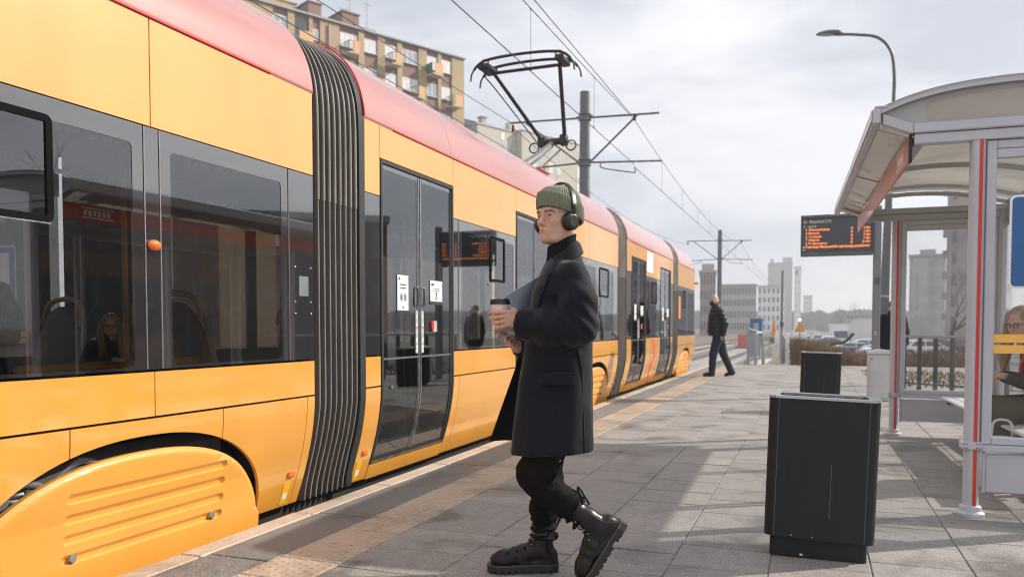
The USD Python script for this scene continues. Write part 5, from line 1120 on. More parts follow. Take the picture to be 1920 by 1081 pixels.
# ---------------------------------------------------------------- road, cars
rd = thing('road', None, None, kind='structure')
part(rd, 'carriageway', flat_ext(sg.LineString([(4.5, 34), (1.5, 70), (-1.5, 120), (-8, 210), (-20, 340)]).buffer(5.5, cap_style=2), .3, ((0, 0, -1.646), (1, 0, 0), (0, 1, 0))), 'asphalt')
part(rd, 'car_park', box(1.0, 40, 31.5, 86, -1.6, -1.350), 'asphalt')
def car(label, loc, rz, paint, lamps=False, kind='car'):
    t = thing('parked_car' if not lamps else 'moving_car', label, kind, loc, rz)
    side = sg.Polygon([(-2.1, .28), (-2.12, .62), (-2.0, .82), (-1.5, .92), (-1.0, 1.38), (-.5, 1.46), (.5, 1.44), (.95, 1.30), (1.45, .95), (2.0, .84), (2.12, .62), (2.1, .28)]).buffer(.06).buffer(-.06)
    for wx in (-1.3, 1.3): side = side.difference(sg.Point(wx, .32).buffer(.37))
    m = to_tm(ext(side, 1.72).refine_to_length(.25)); v = m.vertices
    y = v[:, 2] - .86; y = y * (1 - .30 * np.clip((v[:, 1] - .85) / .6, 0, 1)) * (1 - .06 * np.clip((np.abs(v[:, 0]) - 1.5) / .6, 0, 1))
    m.vertices = np.stack([v[:, 0], y, v[:, 1]], 1); m.invert()
    part(t, 'body', m, paint, smooth=40)
    yy = lambda z: .86 * (1 - .30 * max(0, min(1, (z - .85) / .6))) + .006
    for s in (-1, 1):
        for a, b, c, e in ((-1.28, -.12, -.85, -.12), (-.04, 1.22, -.04, .80)):
            q = [(a, s * yy(.95), .95), (b, s * yy(.95), .95), (e, s * yy(1.36), 1.36), (c, s * yy(1.36), 1.36)]
            part(t, 'side_window', (q, [(0, 1, 2, 3)] if s < 0 else [(3, 2, 1, 0)]), 'car_glass')
        for wx in (-1.3, 1.3):
            w = part(t, 'wheel', rot(revolve([(0, -.1), (.3, -.1), (.32, -.06), (.32, .06), (.3, .1), (0, .1)], sections=18), math.pi / 2, (1, 0, 0)).apply_translation((wx, s * .76, .32)), 'tyre', smooth=30)
            part(w, 'hub', rot(revolve([(0, -.105), (.19, -.105), (.19, .105), (0, .105)], sections=12), math.pi / 2, (1, 0, 0)).apply_translation((wx, s * .762, .32)), 'hub')
        part(t, 'head_lamp', sph((2.05, s * .62, .68), (.07, .14, .07), 1), 'head_lamp' if lamps else 'lens_white', smooth=True); part(t, 'tail_lamp', sph((-2.05, s * .66, .74), (.06, .12, .08), 1), 'tail_red', smooth=True)
    for a, z0, b, z1, nm in ((1.38, .98, .98, 1.30, 'windscreen'), (-1.46, .97, -1.04, 1.35, 'rear_window')):
        o = .02 if a > 0 else -.02; w0, w1 = yy(z0) - .08, yy(z1) - .06
        q = [(a + o, -w0, z0 + .015), (a + o, w0, z0 + .015), (b + o, w1, z1 + .015), (b + o, -w1, z1 + .015)]
        part(t, nm, (q, [(0, 1, 2, 3)] if a > 0 else [(3, 2, 1, 0)]), 'car_glass')
    return t
GZ = -1.35
car('silver car parked side-on behind the scrub, left of the grey post', (2.75, 62, GZ), 0.15, 'car_silver'); car('pale blue car parked nearest behind the utility cabinet', (3.35, 46, GZ), .3, 'car_silver')
car('dark car parked at the left end of the parked row', (.4, 66, GZ), .1, 'car_black'); car('white car parked farther back in the car park', (4.4, 76, GZ), .1, 'car_white'); car('dark blue car parked between the silver cars', (4.0, 54, GZ), .2, 'car_blue')
car('grey car parked behind the white one', (1.3, 82, GZ), .05, 'car_grey'); car('small white car seen through the shelter glass', (8.4, 74, GZ), .3, 'car_white')
car('silver car parked at the back of the car park beside the white hall', (5.6, 84, GZ), .1, 'car_silver'); car('black car seen through the shelter glass left of the tree', (10.2, 80, GZ), .2, 'car_black'); car('red car parked at the far right seen through the shelter glass', (12.6, 83, GZ), .1, 'car_red'); car('white car parked in front of the dark one by the hedge', (-.2, 57, GZ), .1, 'car_white'); car('grey car parked close behind the scrub, half hidden by the bin', (1.7, 49, GZ), .2, 'car_grey')
for k, (x, y, c) in enumerate(((-1.2, 112, 'white'), (.6, 118, 'grey'), (1.6, 104, 'silver'))):
    car(('oncoming white car with lit headlamps on the far road', 'oncoming grey car with lit headlamps, middle of three', 'oncoming silver car with lit headlamps, rightmost of three')[k], (x, y, GZ), -1.5, f'car_{c}', True)
vn = thing('delivery_van', 'white box van on the far road right of the oncoming cars', 'van', (3.0, 112, GZ), -1.5)
part(vn, 'cargo_box', cbox(-2.6, 1.0, -1.05, 1.05, .5, 2.9, .05), 'car_white'); part(vn, 'cab', trimesh.convex.convex_hull(np.array([(1.03, y, z) for y in (-1, 1) for z in (.4, 2.1)] + [(2.6, y, z) for y in (-.95, .95) for z in (.4, 1.1)] + [(1.9, y, 2.05) for y in (-.9, .9)])), 'car_white')
part(vn, 'windscreen', ([(2.62, -.85, 1.15), (2.62, .85, 1.15), (1.97, .8, 2.0), (1.97, -.8, 2.0)], [(0, 1, 2, 3)]), 'car_glass')
for x in (-1.8, 1.7):
    for y in (-.95, .95): part(vn, 'wheel', rot(revolve([(0, -.12), (.38, -.12), (.38, .12), (0, .12)], sections=16), math.pi / 2, (1, 0, 0)).apply_translation((x, y, .38)), 'tyre')
sgn = thing('warning_sign', 'amber triangular warning sign with a lamp beyond the hedge', 'sign', (-.95, 60, GZ)); part(sgn, 'sign_board', flat_ext(sg.Polygon([(-1.24, .86), (-.69, .86), (-.965, 1.52)]).buffer(.05), .04, ((0, 60, 0), (1, 0, 0), (0, 0, 1))), 'sign_amber'); part(sgn, 'sign_post', rod((-.965, 60.03, GZ), (-.965, 60.03, 1.2), .04), 'dull_steel'); part(sgn, 'lamp', sph((-.965, 59.95, 1.68), .08, 2), 'head_lamp', smooth=True)
bxx = thing('site_cabin', 'blue site cabin beside the far track', 'cabin', (-4.6, 72, -.5)); part(bxx, 'cabin_wall', cbox(-5.2, -4.2, 72, 74, -.5, 1.85, .03), 'box_blue'); part(bxx, 'cabin_door', cbox(-4.9, -4.5, 71.97, 71.995, -.4, 1.5, .01), 'wall_grey'); part(bxx, 'cabin_roof', cbox(-5.3, -4.1, 71.9, 74.1, 1.855, 1.95, .02), 'roof_metal')
for k, (x, y, m, lb) in enumerate(((-4.4, 58, 'barrier_red', 'red plastic road barrier, left one by the far track'), (-2.5, 70, 'barrier_white', 'white plastic road barrier beyond the ramp'), (-1.2, 72, 'barrier_white', 'white plastic road barrier, right one beyond the ramp'))):
    t = thing('road_barrier', lb, 'barrier', (x, y, -1.0)); part(t, 'barrier_block', flat_ext(sg.Polygon([(-.3, 0), (.3, 0), (.12, .5), (.1, 1.15), (-.1, 1.15), (-.12, .5)]), 1.3, ((x - .65, y, -.55), (0, -1, 0), (0, 0, 1))) if False else cbox(x - .6, x + .6, y - .2, y + .2, -.55 if k == 0 else -1.1, .68 if k == 0 else .7, .06), m); part(t, 'barrier_foot', cbox(x - .65, x + .65, y - .3, y + .3, -1.3, -.56 if k == 0 else -1.11, .03), m)
cn = thing('traffic_drum', 'orange traffic cone far beyond the platform end', 'cone', (-3.4, 76, -.5)); part(cn, 'cone_body', revolve([(0, 0), (.28, 0), (.1, 1.5), (0, 1.55)], (-3.4, 76, .2), 12), 'cone_orange', smooth=40); part(cn, 'cone_base', cbox(-3.75, -3.05, 75.65, 76.35, -.6, .2, .03), 'rubber')
tp = thing('signal_post', 'thin dark post rising behind the hedge', 'post', (-1.8, 50, -.9)); part(tp, 'post', rod((-1.85, 50, -1.0), (-1.80, 50, 4.5), .055), 'lamp_pole_grey'); part(tp, 'post_box', cbox(-1.92, -1.7, 49.9, 50.1, 1.2, 1.5, .02), 'lamp_pole_grey')
# ---------------------------------------------------------------- people
def cutcyl(s, p, n, r, L):
    """Removes a flat-ended cylinder starting at p along n from the field."""
    p, n = np.array(p, float), np.array(n, float); n /= np.linalg.norm(n)
    sl, X, Y, Z = s.win(p - r - L, p + r + L)
    a = (X - p[0]) * n[0] + (Y - p[1]) * n[1] + (Z - p[2]) * n[2]
    q = np.sqrt(np.maximum((X - p[0]) ** 2 + (Y - p[1]) ** 2 + (Z - p[2]) ** 2 - a ** 2, 0))
    return s.put(sl, np.maximum(np.maximum(q - r, -a), a - L), .004, True)
def wnoise(P, sc, seed=0): return meshkit.fbm(P * np.array(sc), 3, seed) - .5
def head_mesh(h=.0035):
    """A head facing -x; the origin lies between the eyes' height and the ears."""
    s = SDF((-.15, -.11, -.20), (.13, .11, .15), h)
    s.ell((.012, 0, .035), (.098, .077, .092), .02); s.ell((-.030, 0, -.03), (.058, .068, .083), .03)
    for y in (-1, 1):
        s.cone((.0, y * .052, -.055), (-.052, y * .032, -.100), .027, .019, .03); s.ell((-.058, y * .044, -.028), (.022, .022, .020), .02)
    s.ell((-.074, 0, -.103), (.020, .022, .018), .02); s.ell((-.07, 0, -.07), (.027, .036, .03), .02)
    s.cone((-.088, -.032, .017), (-.088, .032, .017), .010, .010, .014)
    for y in (-1, 1): s.cone((-.086, y * .02, .018), (-.064, y * .055, .014), .011, .009, .014)
    for y in (-1, 1): s.ell((-.098, y * .031, -.003), (.020, .019, .012), .012, True)
    s.cone((-.0895, 0, .008), (-.1035, 0, -.030), .0085, .0085, .010); s.ell((-.1050, 0, -.0355), (.0115, .0105, .0095), .007)
    for y in (-1, 1): s.ell((-.0945, y * .0110, -.0395), (.0105, .0065, .0072), .005)
    s.ell((-.0900, 0, -.0665), (.0085, .023, .0055), .006); s.ell((-.0885, 0, -.077), (.0085, .020, .0062), .006)
    s.cone((-.0985, -.018, -.0715), (-.0985, .018, -.0715), .0022, .0022, .003, True)
    for y in (-1, 1):                                               # eyelids
        s.cone((-.0885, y * .019, .0025), (-.0795, y * .045, .0005), .0062, .0052, .004); s.cone((-.0870, y * .020, -.0115), (-.0795, y * .043, -.0110), .0055, .005, .005)
    for y in (-1, 1): s.ell((.012, y * .078, -.012), (.018, .008, .030), .006)
    s.cone((.018, 0, -.06), (.03, 0, -.165), .056, .054, .03)
    return biggest(s.mesh(1))
def place(m, M, o):
    m = m.copy(); m.vertices = np.asarray(m.vertices) @ np.array(M).T + o; return m
def rz(a): return np.array([[math.cos(a), -math.sin(a), 0], [math.sin(a), math.cos(a), 0], [0, 0, 1.0]])
def ry(a): return np.array([[math.cos(a), 0, math.sin(a)], [0, 1, 0], [-math.sin(a), 0, math.cos(a)]])
def unite(ms):
    try:
        out = None
        for m in ms:
            m = m.copy(); m.merge_vertices(); M = m3.Manifold(m3.Mesh(np.asarray(m.vertices, np.float32), np.asarray(m.faces, np.uint32)))
            if M.volume() < 0: raise ValueError
            if M.is_empty(): raise ValueError
            out = M if out is None else out + M
        return to_tm(out)
    except Exception: return cat(ms)
def face_bits(body, M, o, k=1.0):
    for y in (-1, 1):
        part(body, 'eye', place(sph((-.0765 * k, y * .031 * k, -.0045 * k), .0120 * k, 3), M, o), 'eye_white', smooth=True)
        part(body, 'iris', place(sph((-.0850 * k, y * .0318 * k, -.0045 * k), np.array([.0040, .0070, .0070]) * k, 2), M, o), 'iris', smooth=True)
        part(body, 'eyelashes', place(tube(bez(np.array([(-.0880, y * .0185, -.0045), (-.0900, y * .025, -.0008), (-.0895, y * .033, .0002), (-.0855, y * .041, -.0020), (-.0815, y * .0455, -.0050)]) * k, 4), .0013 * k, 5), M, o), 'brow_hair', smooth=True)
        part(body, 'eyebrow', place(tube(np.array([(-.0985, y * .014, .0125), (-.0972, y * .026, .0165), (-.0925, y * .038, .0175), (-.0840, y * .048, .0150), (-.0745, y * .0565, .0095)]) * k, np.array([.0030, .0040, .0040, .0034, .0016]) * k, 6), M, o), 'brow_hair', smooth=True)
    up = tube(np.array([(-.0850, -.027, -.0705), (-.0955, -.011, -.0665), (-.0972, 0, -.0675), (-.0955, .011, -.0665), (-.0850, .027, -.0705)]) * k, np.array([.0012, .0036, .0036, .0036, .0012]) * k, 8)
    lo = tube(np.array([(-.0850, -.025, -.0715), (-.0940, -.011, -.0762), (-.0955, 0, -.0770), (-.0940, .011, -.0762), (-.0850, .025, -.0715)]) * k, np.array([.0012, .0042, .0046, .0042, .0012]) * k, 8)
    part(body, 'lips', place(cat(up, lo), M, o), 'lip', smooth=True)
HEAD = head_mesh()

# ---- the man with the coffee: his own axes, x to the right of the photograph, z up
MAN0 = (-1.131, 3.65, 0.002)
man = thing('person', 'person in a dark wool coat and green knit hat walking left with a coffee cup', 'person', MAN0, YAW)
HM, HO, HK = rz(math.radians(40)) @ ry(math.radians(1)), np.array([-.010, 0, 1.716]), 1.07
hands = SDF((-.37, -.16, 1.05), (-.13, .10, 1.33), .0026)
# left hand, wrapped round the near side of the cup
hands.cone((-.175, -.115, 1.210), (-.208, -.110, 1.222), .030, .027, .015, flat=(1, .72, 1)); hands.ell((-.232, -.107, 1.236), (.036, .016, .042), .014)
for (z0, z1, z2, r, xl) in ((1.266, 1.268, 1.263, .0098, -.334), (1.247, 1.245, 1.238, .0102, -.331), (1.227, 1.222, 1.215, .0098, -.323), (1.208, 1.199, 1.190, .0088, -.306)):
    hands.chain([(-.245, -.110, z0), (-.276, -.1085, z1), ((-.276 + xl) / 2 - .006, -.099, (z1 + z2) / 2 - .001), (xl, -.078, z2)], [r + .0005, r, r - .0006, r - .0016], .0045)
hands.chain([(-.205, -.098, 1.245), (-.222, -.070, 1.276), (-.246, -.034, 1.284), (-.268, -.012, 1.277)], [.015, .0115, .0098, .0085], .006)
# right hand, under and behind it
hands.cone((-.205, .040, 1.098), (-.225, .022, 1.118), .028, .025, .015); hands.ell((-.243, -.002, 1.140), (.030, .028, .030), .014)
for p in ([(-.262, -.025, 1.166), (-.285, -.055, 1.168), (-.303, -.078, 1.150)], [(-.250, -.028, 1.148), (-.262, -.062, 1.146), (-.262, -.088, 1.132)], [(-.240, -.025, 1.132), (-.247, -.060, 1.126), (-.243, -.082, 1.113)], [(-.230, -.020, 1.118), (-.232, -.048, 1.108), (-.226, -.066, 1.098)]):
    hands.chain(p, [.0102, .0095, .0078], .0045)
hands.chain([(-.255, .012, 1.155), (-.285, .010, 1.185), (-.312, -.006, 1.205)], [.013, .0105, .0085], .005)
HANDS = hands.mesh(1)
bs = SDF((-.42, -.34, .10), (.36, .34, 1.66), .011)
bs.chain([(.004, 0, 1.57), (.006, 0, 1.48), (.01, 0, 1.36), (.0, 0, 1.15), (0, 0, .92)], [.050, .056, .11, .105, .12], .05)
bs.chain([(.045, -.15, 1.43), (.08, -.215, 1.19), (-.19, -.113, 1.213)], [.05, .042, .026], .03); bs.chain([(.02, .16, 1.43), (-.03, .19, 1.14), (-.21, .035, 1.103)], [.05, .042, .024], .03)
bs.chain([(0, -.085, .85), (-.115, -.1, .505), (.095, -.09, .31)], [.085, .055, .04], .03); bs.chain([(-.02, .085, .85), (-.06, .09, .42), (-.07, .09, .14)], [.085, .055, .04], .03)
hd_ = HEAD.copy(); hd_.vertices = hd_.vertices * HK; hd_ = place(hd_, HM, HO)
body = part(man, 'body', unite([biggest(bs.mesh(1)), hd_, HANDS]), 'skin', smooth=True)
face_bits(body, HM, HO, HK)
part(body, 'hair', place(cat(*[tube(np.array([(.050 + .007 * k, y * (.064 - .006 * k), -.005), (.055 + .006 * k, y * (.060 - .006 * k), -.032), (.050 + .005 * k, y * (.054 - .006 * k), -.052)]) * HK, [.010, .009, .003], 6) for y in (-1, 1) for k in range(6)], *[tube(np.array([(-.012, y * .074, .03), (-.016, y * .0745, -.005), (-.014, y * .073, -.028)]) * HK, [.006, .005, .001], 6) for y in (-1, 1)]), HM, HO), 'brow_hair', smooth=True)
# turtleneck
def rings(rs, nphi=72, amp=0.0, ribs=0):
    """A tube through tilted elliptic rings (cx, z, rx, ry, slope), open at both ends."""
    ph = np.linspace(0, 2 * np.pi, nphi, endpoint=False); c, q = np.cos(ph), np.sin(ph)
    V = np.vstack([np.stack([cx + (rx + amp * np.cos(ribs * ph)) * c, (ry_ + amp * np.cos(ribs * ph)) * q, z + sl * rx * c], 1) for cx, z, rx, ry_, sl in rs])
    n = len(rs); i, j = np.meshgrid(np.arange(n - 1), np.arange(nphi), indexing='ij')
    f = np.stack([i * nphi + j, i * nphi + (j + 1) % nphi, (i + 1) * nphi + (j + 1) % nphi, (i + 1) * nphi + j], -1).reshape(-1, 4)
    return trimesh.Trimesh(V, np.vstack([f[:, [0, 1, 2]], f[:, [0, 2, 3]]]), process=False)
tnm = rings([(-.010, 1.36, .105, .125, .1), (-.008, 1.44, .090, .100, .2), (-.004, 1.49, .076, .076, .32), (.0, 1.535, .069, .066, .42), (.002, 1.56, .0675, .064, .46), (.004, 1.585, .068, .0645, .47), (.005, 1.602, .0685, .065, .47), (.005, 1.606, .066, .0625, .47), (.005, 1.600, .063, .060, .47), (.004, 1.56, .060, .058, .46)], 144, .0007, 48)
part(man, 'turtleneck', tnm, 'knit_black', smooth=True)
# coat
rows = [(.545, -.02, 0, .222, .185, .222), (.66, -.02, 0, .214, .182, .214), (.80, -.02, 0, .205, .176, .205), (.94, -.015, 0, .190, .167, .196), (1.08, -.01, 0, .170, .162, .192), (1.20, -.005, 0, .158, .165, .196),
        (1.30, 0, 0, .150, .165, .200), (1.38, .005, 0, .140, .150, .200), (1.44, .01, 0, .115, .128, .182), (1.485, .012, 0, .088, .104, .145), (1.52, .015, 0, .066, .082, .100), (1.55, .018, 0, .055, .064, .075)]
ct = SDF((-.30, -.36, .50), (.26, .34, 1.62), .0075)
ct.loft(rows, .02, 2.25)
NEAR = [(.040, -.170, 1.430), (.068, -.210, 1.31), (.074, -.222, 1.198), (-.055, -.186, 1.196), (-.175, -.126, 1.206), (-.30, -.07, 1.225)]
ct.chain(NEAR, [.070, .073, .072, .067, .063, .062], .045)
FAR = [(.022, .180, 1.425), (.0, .235, 1.28), (-.03, .215, 1.135), (-.17, .085, 1.108), (-.32, -.03, 1.10)]
ct.chain(FAR, [.080, .074, .066, .056, .054], .03)
cutcyl(ct, (-.198, -.117, 1.210), (-.90, .42, .12), .085, .3); cutcyl(ct, (-.205, .050, 1.105), (-.80, -.60, -.0), .08, .3)
def folds(P):
    x, y, z = P.T; d = 0 * x
    low = np.clip((1.12 - z) / .5, 0, 1); a = np.arctan2(y, x + .02)
    d += low * (.010 * np.sin(a * 4.0 + 1.2 + z * 1.5) + .006 * np.sin(a * 9 - z * 3))
    d += .016 * wnoise(P, (5, 5, 2.2), 3) + .008 * wnoise(P, (12, 12, 7), 5)
    e = np.exp(-(((x - .06) / .09) ** 2 + ((y + .235) / .08) ** 2 + ((z - 1.2) / .10) ** 2)); d += e * .007 * np.sin((x * 1.0 + z * .9) * 95) * 1.3
    e = np.exp(-(((x + .06) / .10) ** 2 + ((y + .19) / .07) ** 2 + ((z - 1.2) / .07) ** 2)); d += e * .004 * np.sin((x * 1.0 - z * .5) * 80)
    e = np.exp(-(((x - .06) / .06) ** 2 + ((z - 1.36) / .07) ** 2)) * (y < -.1); d += e * .003 * np.sin((x * .6 + z) * 75)
    return d
ct.warp(folds)
ct.half((0, 0, .612), (.06, 0, -1))
ct.ell((-.075, -.035, 1.555), (.075, .045, .11), .015, True)
coat = part(man, 'coat', biggest(ct.mesh(1)), 'coat_wool', smooth=True)
rw = np.array(rows)
def cs_y(x, z):
    I = lambda c: np.interp(z, rw[:, 0], rw[:, c]); u = x - I(1); a = np.where(u < 0, I(3), I(4)); return -I(5) * np.maximum(1 - np.abs(u / a) ** 2.25, .0) ** (1 / 2.25)
def on_coat(poly, t, off, ref=.015):
    m = to_tm(ext(poly, t).refine_to_length(ref)); v = m.vertices
    m.vertices = np.stack([v[:, 0], cs_y(v[:, 0], v[:, 1]) - off + t - v[:, 2], v[:, 1]], 1); m.invert(); return m
part(coat, 'lapel', on_coat(sg.Polygon([(-.048, 1.515), (-.034, 1.485), (-.030, 1.463), (-.062, 1.44), (-.10, 1.345), (-.128, 1.25), (-.140, 1.255), (-.122, 1.36), (-.094, 1.45), (-.070, 1.50)]).buffer(.004), .008, .010), 'coat_wool', smooth=40)
half_ = [((-.060, -.046, 1.488), (-.066, -.098, 1.452)), ((-.040, -.062, 1.512), (-.020, -.122, 1.474)), ((.012, -.071, 1.552), (.040, -.120, 1.508)), ((.055, -.050, 1.586), (.086, -.078, 1.536)), ((.077, 0, 1.600), (.104, 0, 1.548))]
tp_ = np.array([p[0] for p in half_] + [(p[0][0], -p[0][1], p[0][2]) for p in half_[-2::-1]]); ou_ = np.array([p[1] for p in half_] + [(p[1][0], -p[1][1], p[1][2]) for p in half_[-2::-1]])
T_, O_ = bez(tp_, 6), bez(ou_, 6); nrm_ = np.stack([O_[:, 0] - .01, O_[:, 1], 0 * O_[:, 0]], 1); nrm_ /= np.linalg.norm(nrm_, axis=1, keepdims=True)
sec_ = [T_ - nrm_ * .004, T_ + [0, 0, .006], T_ * .6 + O_ * .4 + nrm_ * .006 + [0, 0, .010], O_ + nrm_ * .004, O_ + nrm_ * .001 - [0, 0, .006], O_ - nrm_ * .012 - [0, 0, .002]]
n_ = len(T_); V = np.vstack(sec_); F = [(k * n_ + i, k * n_ + i + 1, (k + 1) * n_ + i + 1, (k + 1) * n_ + i) for k in range(5) for i in range(n_ - 1)]
part(coat, 'collar', (V, np.array(F)[:, ::-1]), 'coat_wool', smooth=50)
part(coat, 'pocket_flap', on_coat(rrect(-.108, .935, .068, .990, .008), .007, .020), 'coat_wool', smooth=40, label='pocket flap on the hip of the coat')
part(coat, 'chest_pocket', on_coat(sa.rotate(rrect(-.075, 1.345, -.012, 1.362, .004), 14), .006, .010), 'coat_wool', smooth=40)
for x, y, z in ((-.158, -.178, 1.158), (-.137, -.184, 1.156), (-.116, -.190, 1.154)): part(coat, 'cuff_button', sph((x, y, z), (.007, .005, .007), 2), 'frame_black', smooth=True)
for sm in ([(.062, 1.12), (.085, 1.0), (.092, .85), (.098, .70), (.102, .625)],):
    q_ = bez([(x, 0, z) for x, z in sm], 8); q_[:, 1] = cs_y(q_[:, 0], q_[:, 2]) - .004; part(coat, 'side_seam', tube(q_, .0035, 5), 'coat_wool', smooth=True)
# the far front panel swinging forward
g = []
for z, x0, y0, x1, y1 in ((1.12, -.190, .03, -.10, .12), (1.0, -.215, .05, -.11, .14), (.90, -.250, .075, -.12, .15), (.78, -.292, .10, -.13, .16), (.632, -.343, .125, -.13, .17)):
    u = np.linspace(0, 1, 9)[:, None]; w = np.array([x0, y0, z]) * (1 - u) + np.array([x1, y1, z]) * u; w[:, 1] += .015 * np.sin(u[:, 0] * 5); g.append(w)
g = np.array(g); n0, n1 = g.shape[:2]; V = np.vstack([g.reshape(-1, 3), g.reshape(-1, 3) + [.002, .012, 0]]); i, j = np.meshgrid(np.arange(n0 - 1), np.arange(n1 - 1), indexing='ij'); N_ = n0 * n1
q = np.stack([i * n1 + j, i * n1 + j + 1, (i + 1) * n1 + j + 1, (i + 1) * n1 + j], -1).reshape(-1, 4); rim_ = [j * 1 for j in range(n1)]
loop = [k for k in range(n1)] + [r * n1 + n1 - 1 for r in range(1, n0)] + [(n0 - 1) * n1 + k for k in range(n1 - 2, -1, -1)] + [r * n1 for r in range(n0 - 2, 0, -1)]
sd = np.array([(loop[k], loop[(k + 1) % len(loop)], loop[(k + 1) % len(loop)] + N_, loop[k] + N_) for k in range(len(loop))])
part(coat, 'front_panel', (V, np.vstack([q, q[:, ::-1] + N_, sd])), 'coat_wool', smooth=40)
# trousers
tr = SDF((-.26, -.24, .12), (.22, .24, .92), .0075)
NL = [(.0, -.080, .86), (-.062, -.082, .66), (-.122, -.10, .510), (-.06, -.097, .435), (.02, -.093, .370), (.105, -.09, .292)]
FL = [(-.02, .085, .86), (-.045, .088, .64), (-.065, .09, .44), (-.075, .09, .30), (-.072, .09, .170)]
tr.chain(NL, [.100, .088, .081, .073, .066, .057], .03); tr.chain(FL, [.100, .088, .070, .063, .061], .03)
def tfold(P):
    x, y, z = P.T; d = .026 * wnoise(P, (9, 9, 9), 11) + .012 * wnoise(P, (24, 24, 24), 12)
    t = (x - .105) * .79 + (z - .296) * (-.61); e = np.exp(-((t + .03) / .06) ** 2) * (y < 0) * (x > -.05); d += e * .013 * np.sin(t * 130 + 6 * wnoise(P, (14, 14, 14), 2))
    e = np.exp(-((z - .20) / .06) ** 2) * (y > 0); d += e * .013 * np.sin(z * 140 + 8 * wnoise(P, (14, 14, 14), 4))
    e = np.exp(-(((x + .06) / .06) ** 2 + ((z - .47) / .05) ** 2)) * (y < 0); d += e * .009 * np.sin((x - z) * 110); return d
tr.warp(tfold)
cutcyl(tr, (.098, -.09, .302), (.80, 0, -.60), .10, .25); tr.half((0, 0, .150), (0, 0, -1))
part(man, 'trousers', biggest(tr.mesh(1)), 'trouser_black', smooth=True)
# boots
def boot(parent, M, o):
    s = SDF((-.36, -.09, -.02), (.06, .09, .30), .005)
    s.ell((-.272, 0, .060), (.056, .047, .037), .02); s.chain([(-.245, 0, .066), (-.17, 0, .078), (-.10, 0, .108)], [.044, .046, .046], .03); s.ell((-.045, 0, .072), (.052, .043, .052), .03); s.chain([(-.075, 0, .11), (-.068, 0, .17), (-.066, 0, .265)], [.050, .047, .050], .03)
    s.cone((-.16, 0, .03), (-.03, 0, .03), .044, .042, .02); s.half((0, 0, .036), (0, 0, -1)); s.half((0, 0, .255), (0, 0, 1))
    s.warp(lambda P: .004 * np.sin((P[:, 0] * 1.0 + P[:, 2] * .4) * 120) * np.exp(-(((P[:, 0] + .19) / .04) ** 2 + ((P[:, 2] - .09) / .04) ** 2)) + .005 * wnoise(P, (18, 18, 18), 6))
    b = part(parent, 'boot', place(biggest(s.mesh(1)), M, o), 'boot_leather', smooth=True)
    out = sg.Polygon([(.004, -.03), (.008, 0), (.004, .03), (-.03, .044), (-.10, .040), (-.17, .046), (-.25, .056), (-.30, .050), (-.332, .025), (-.340, 0), (-.332, -.025), (-.30, -.050), (-.25, -.056), (-.17, -.046), (-.10, -.040), (-.03, -.044)]).buffer(.01).buffer(-.008)
    part(b, 'welt', place(flat_ext(out.buffer(.002), .007, ((0, 0, .034), (1, 0, 0), (0, 1, 0))), M, o), 'boot_welt')
    tread = out
    for x in np.arange(-.31, .0, .034): tread = tread.difference(sg.box(x, .034, x + .011, .08)).difference(sg.box(x, -.08, x + .011, -.034))
    tread = tread.difference(sg.box(-.115, -.08, -.085, .08))
    part(b, 'sole', place(cat(flat_ext(out, .0205, ((0, 0, .0131), (1, 0, 0), (0, 1, 0))), flat_ext(tread, .013, ((0, 0, 0), (1, 0, 0), (0, 1, 0)))), M, o), 'boot_sole')
    L_ = []
    for k in range(6):
        u = k / 5; c = np.array([-.165 + .050 * u - .008 * (u > .3) + .0 * u, 0, .120 + .115 * u * u + .012 * u]); c[0] = np.interp(u, [0, .35, 1], [-.185, -.142, -.124]); c[2] = np.interp(u, [0, .35, 1], [.118, .148, .235])
        L_.append(tube(bez([(c[0] + .016, -.034, c[2] - .012), (c[0] + .004, -.015, c[2] - .003), (c[0] + .004, .015, c[2] - .003), (c[0] + .016, .034, c[2] - .012)], 4), .0032, 5))
        for y in (-1, 1): part(b, 'eyelet', place(sph((c[0] + .014, y * .039, c[2] - .014), .0042, 1), M, o), 'steel')
    part(b, 'laces', place(cat(L_), M, o), 'lace', smooth=True)
    part(b, 'pull_loop', place(tube(bez([(-.014, 0, .225), (.004, 0, .262), (.018, 0, .285), (.030, 0, .288), (.020, 0, .262), (-.010, 0, .20)], 5), .006, 6), M, o), 'boot_leather', smooth=True)
    part(b, 'heel_seam', place(tube(bez([(-.008, -.028, .045), (-.030, -.042, .09), (-.042, -.050, .13), (-.040, -.052, .2)], 5), .0022, 5), M, o), 'boot_sole')
boot(man, rz(math.radians(4)), np.array([-.012, .09, .0])); boot(man, rz(math.radians(6)) @ ry(math.radians(-56.8)), np.array([.302, -.085, .268]))
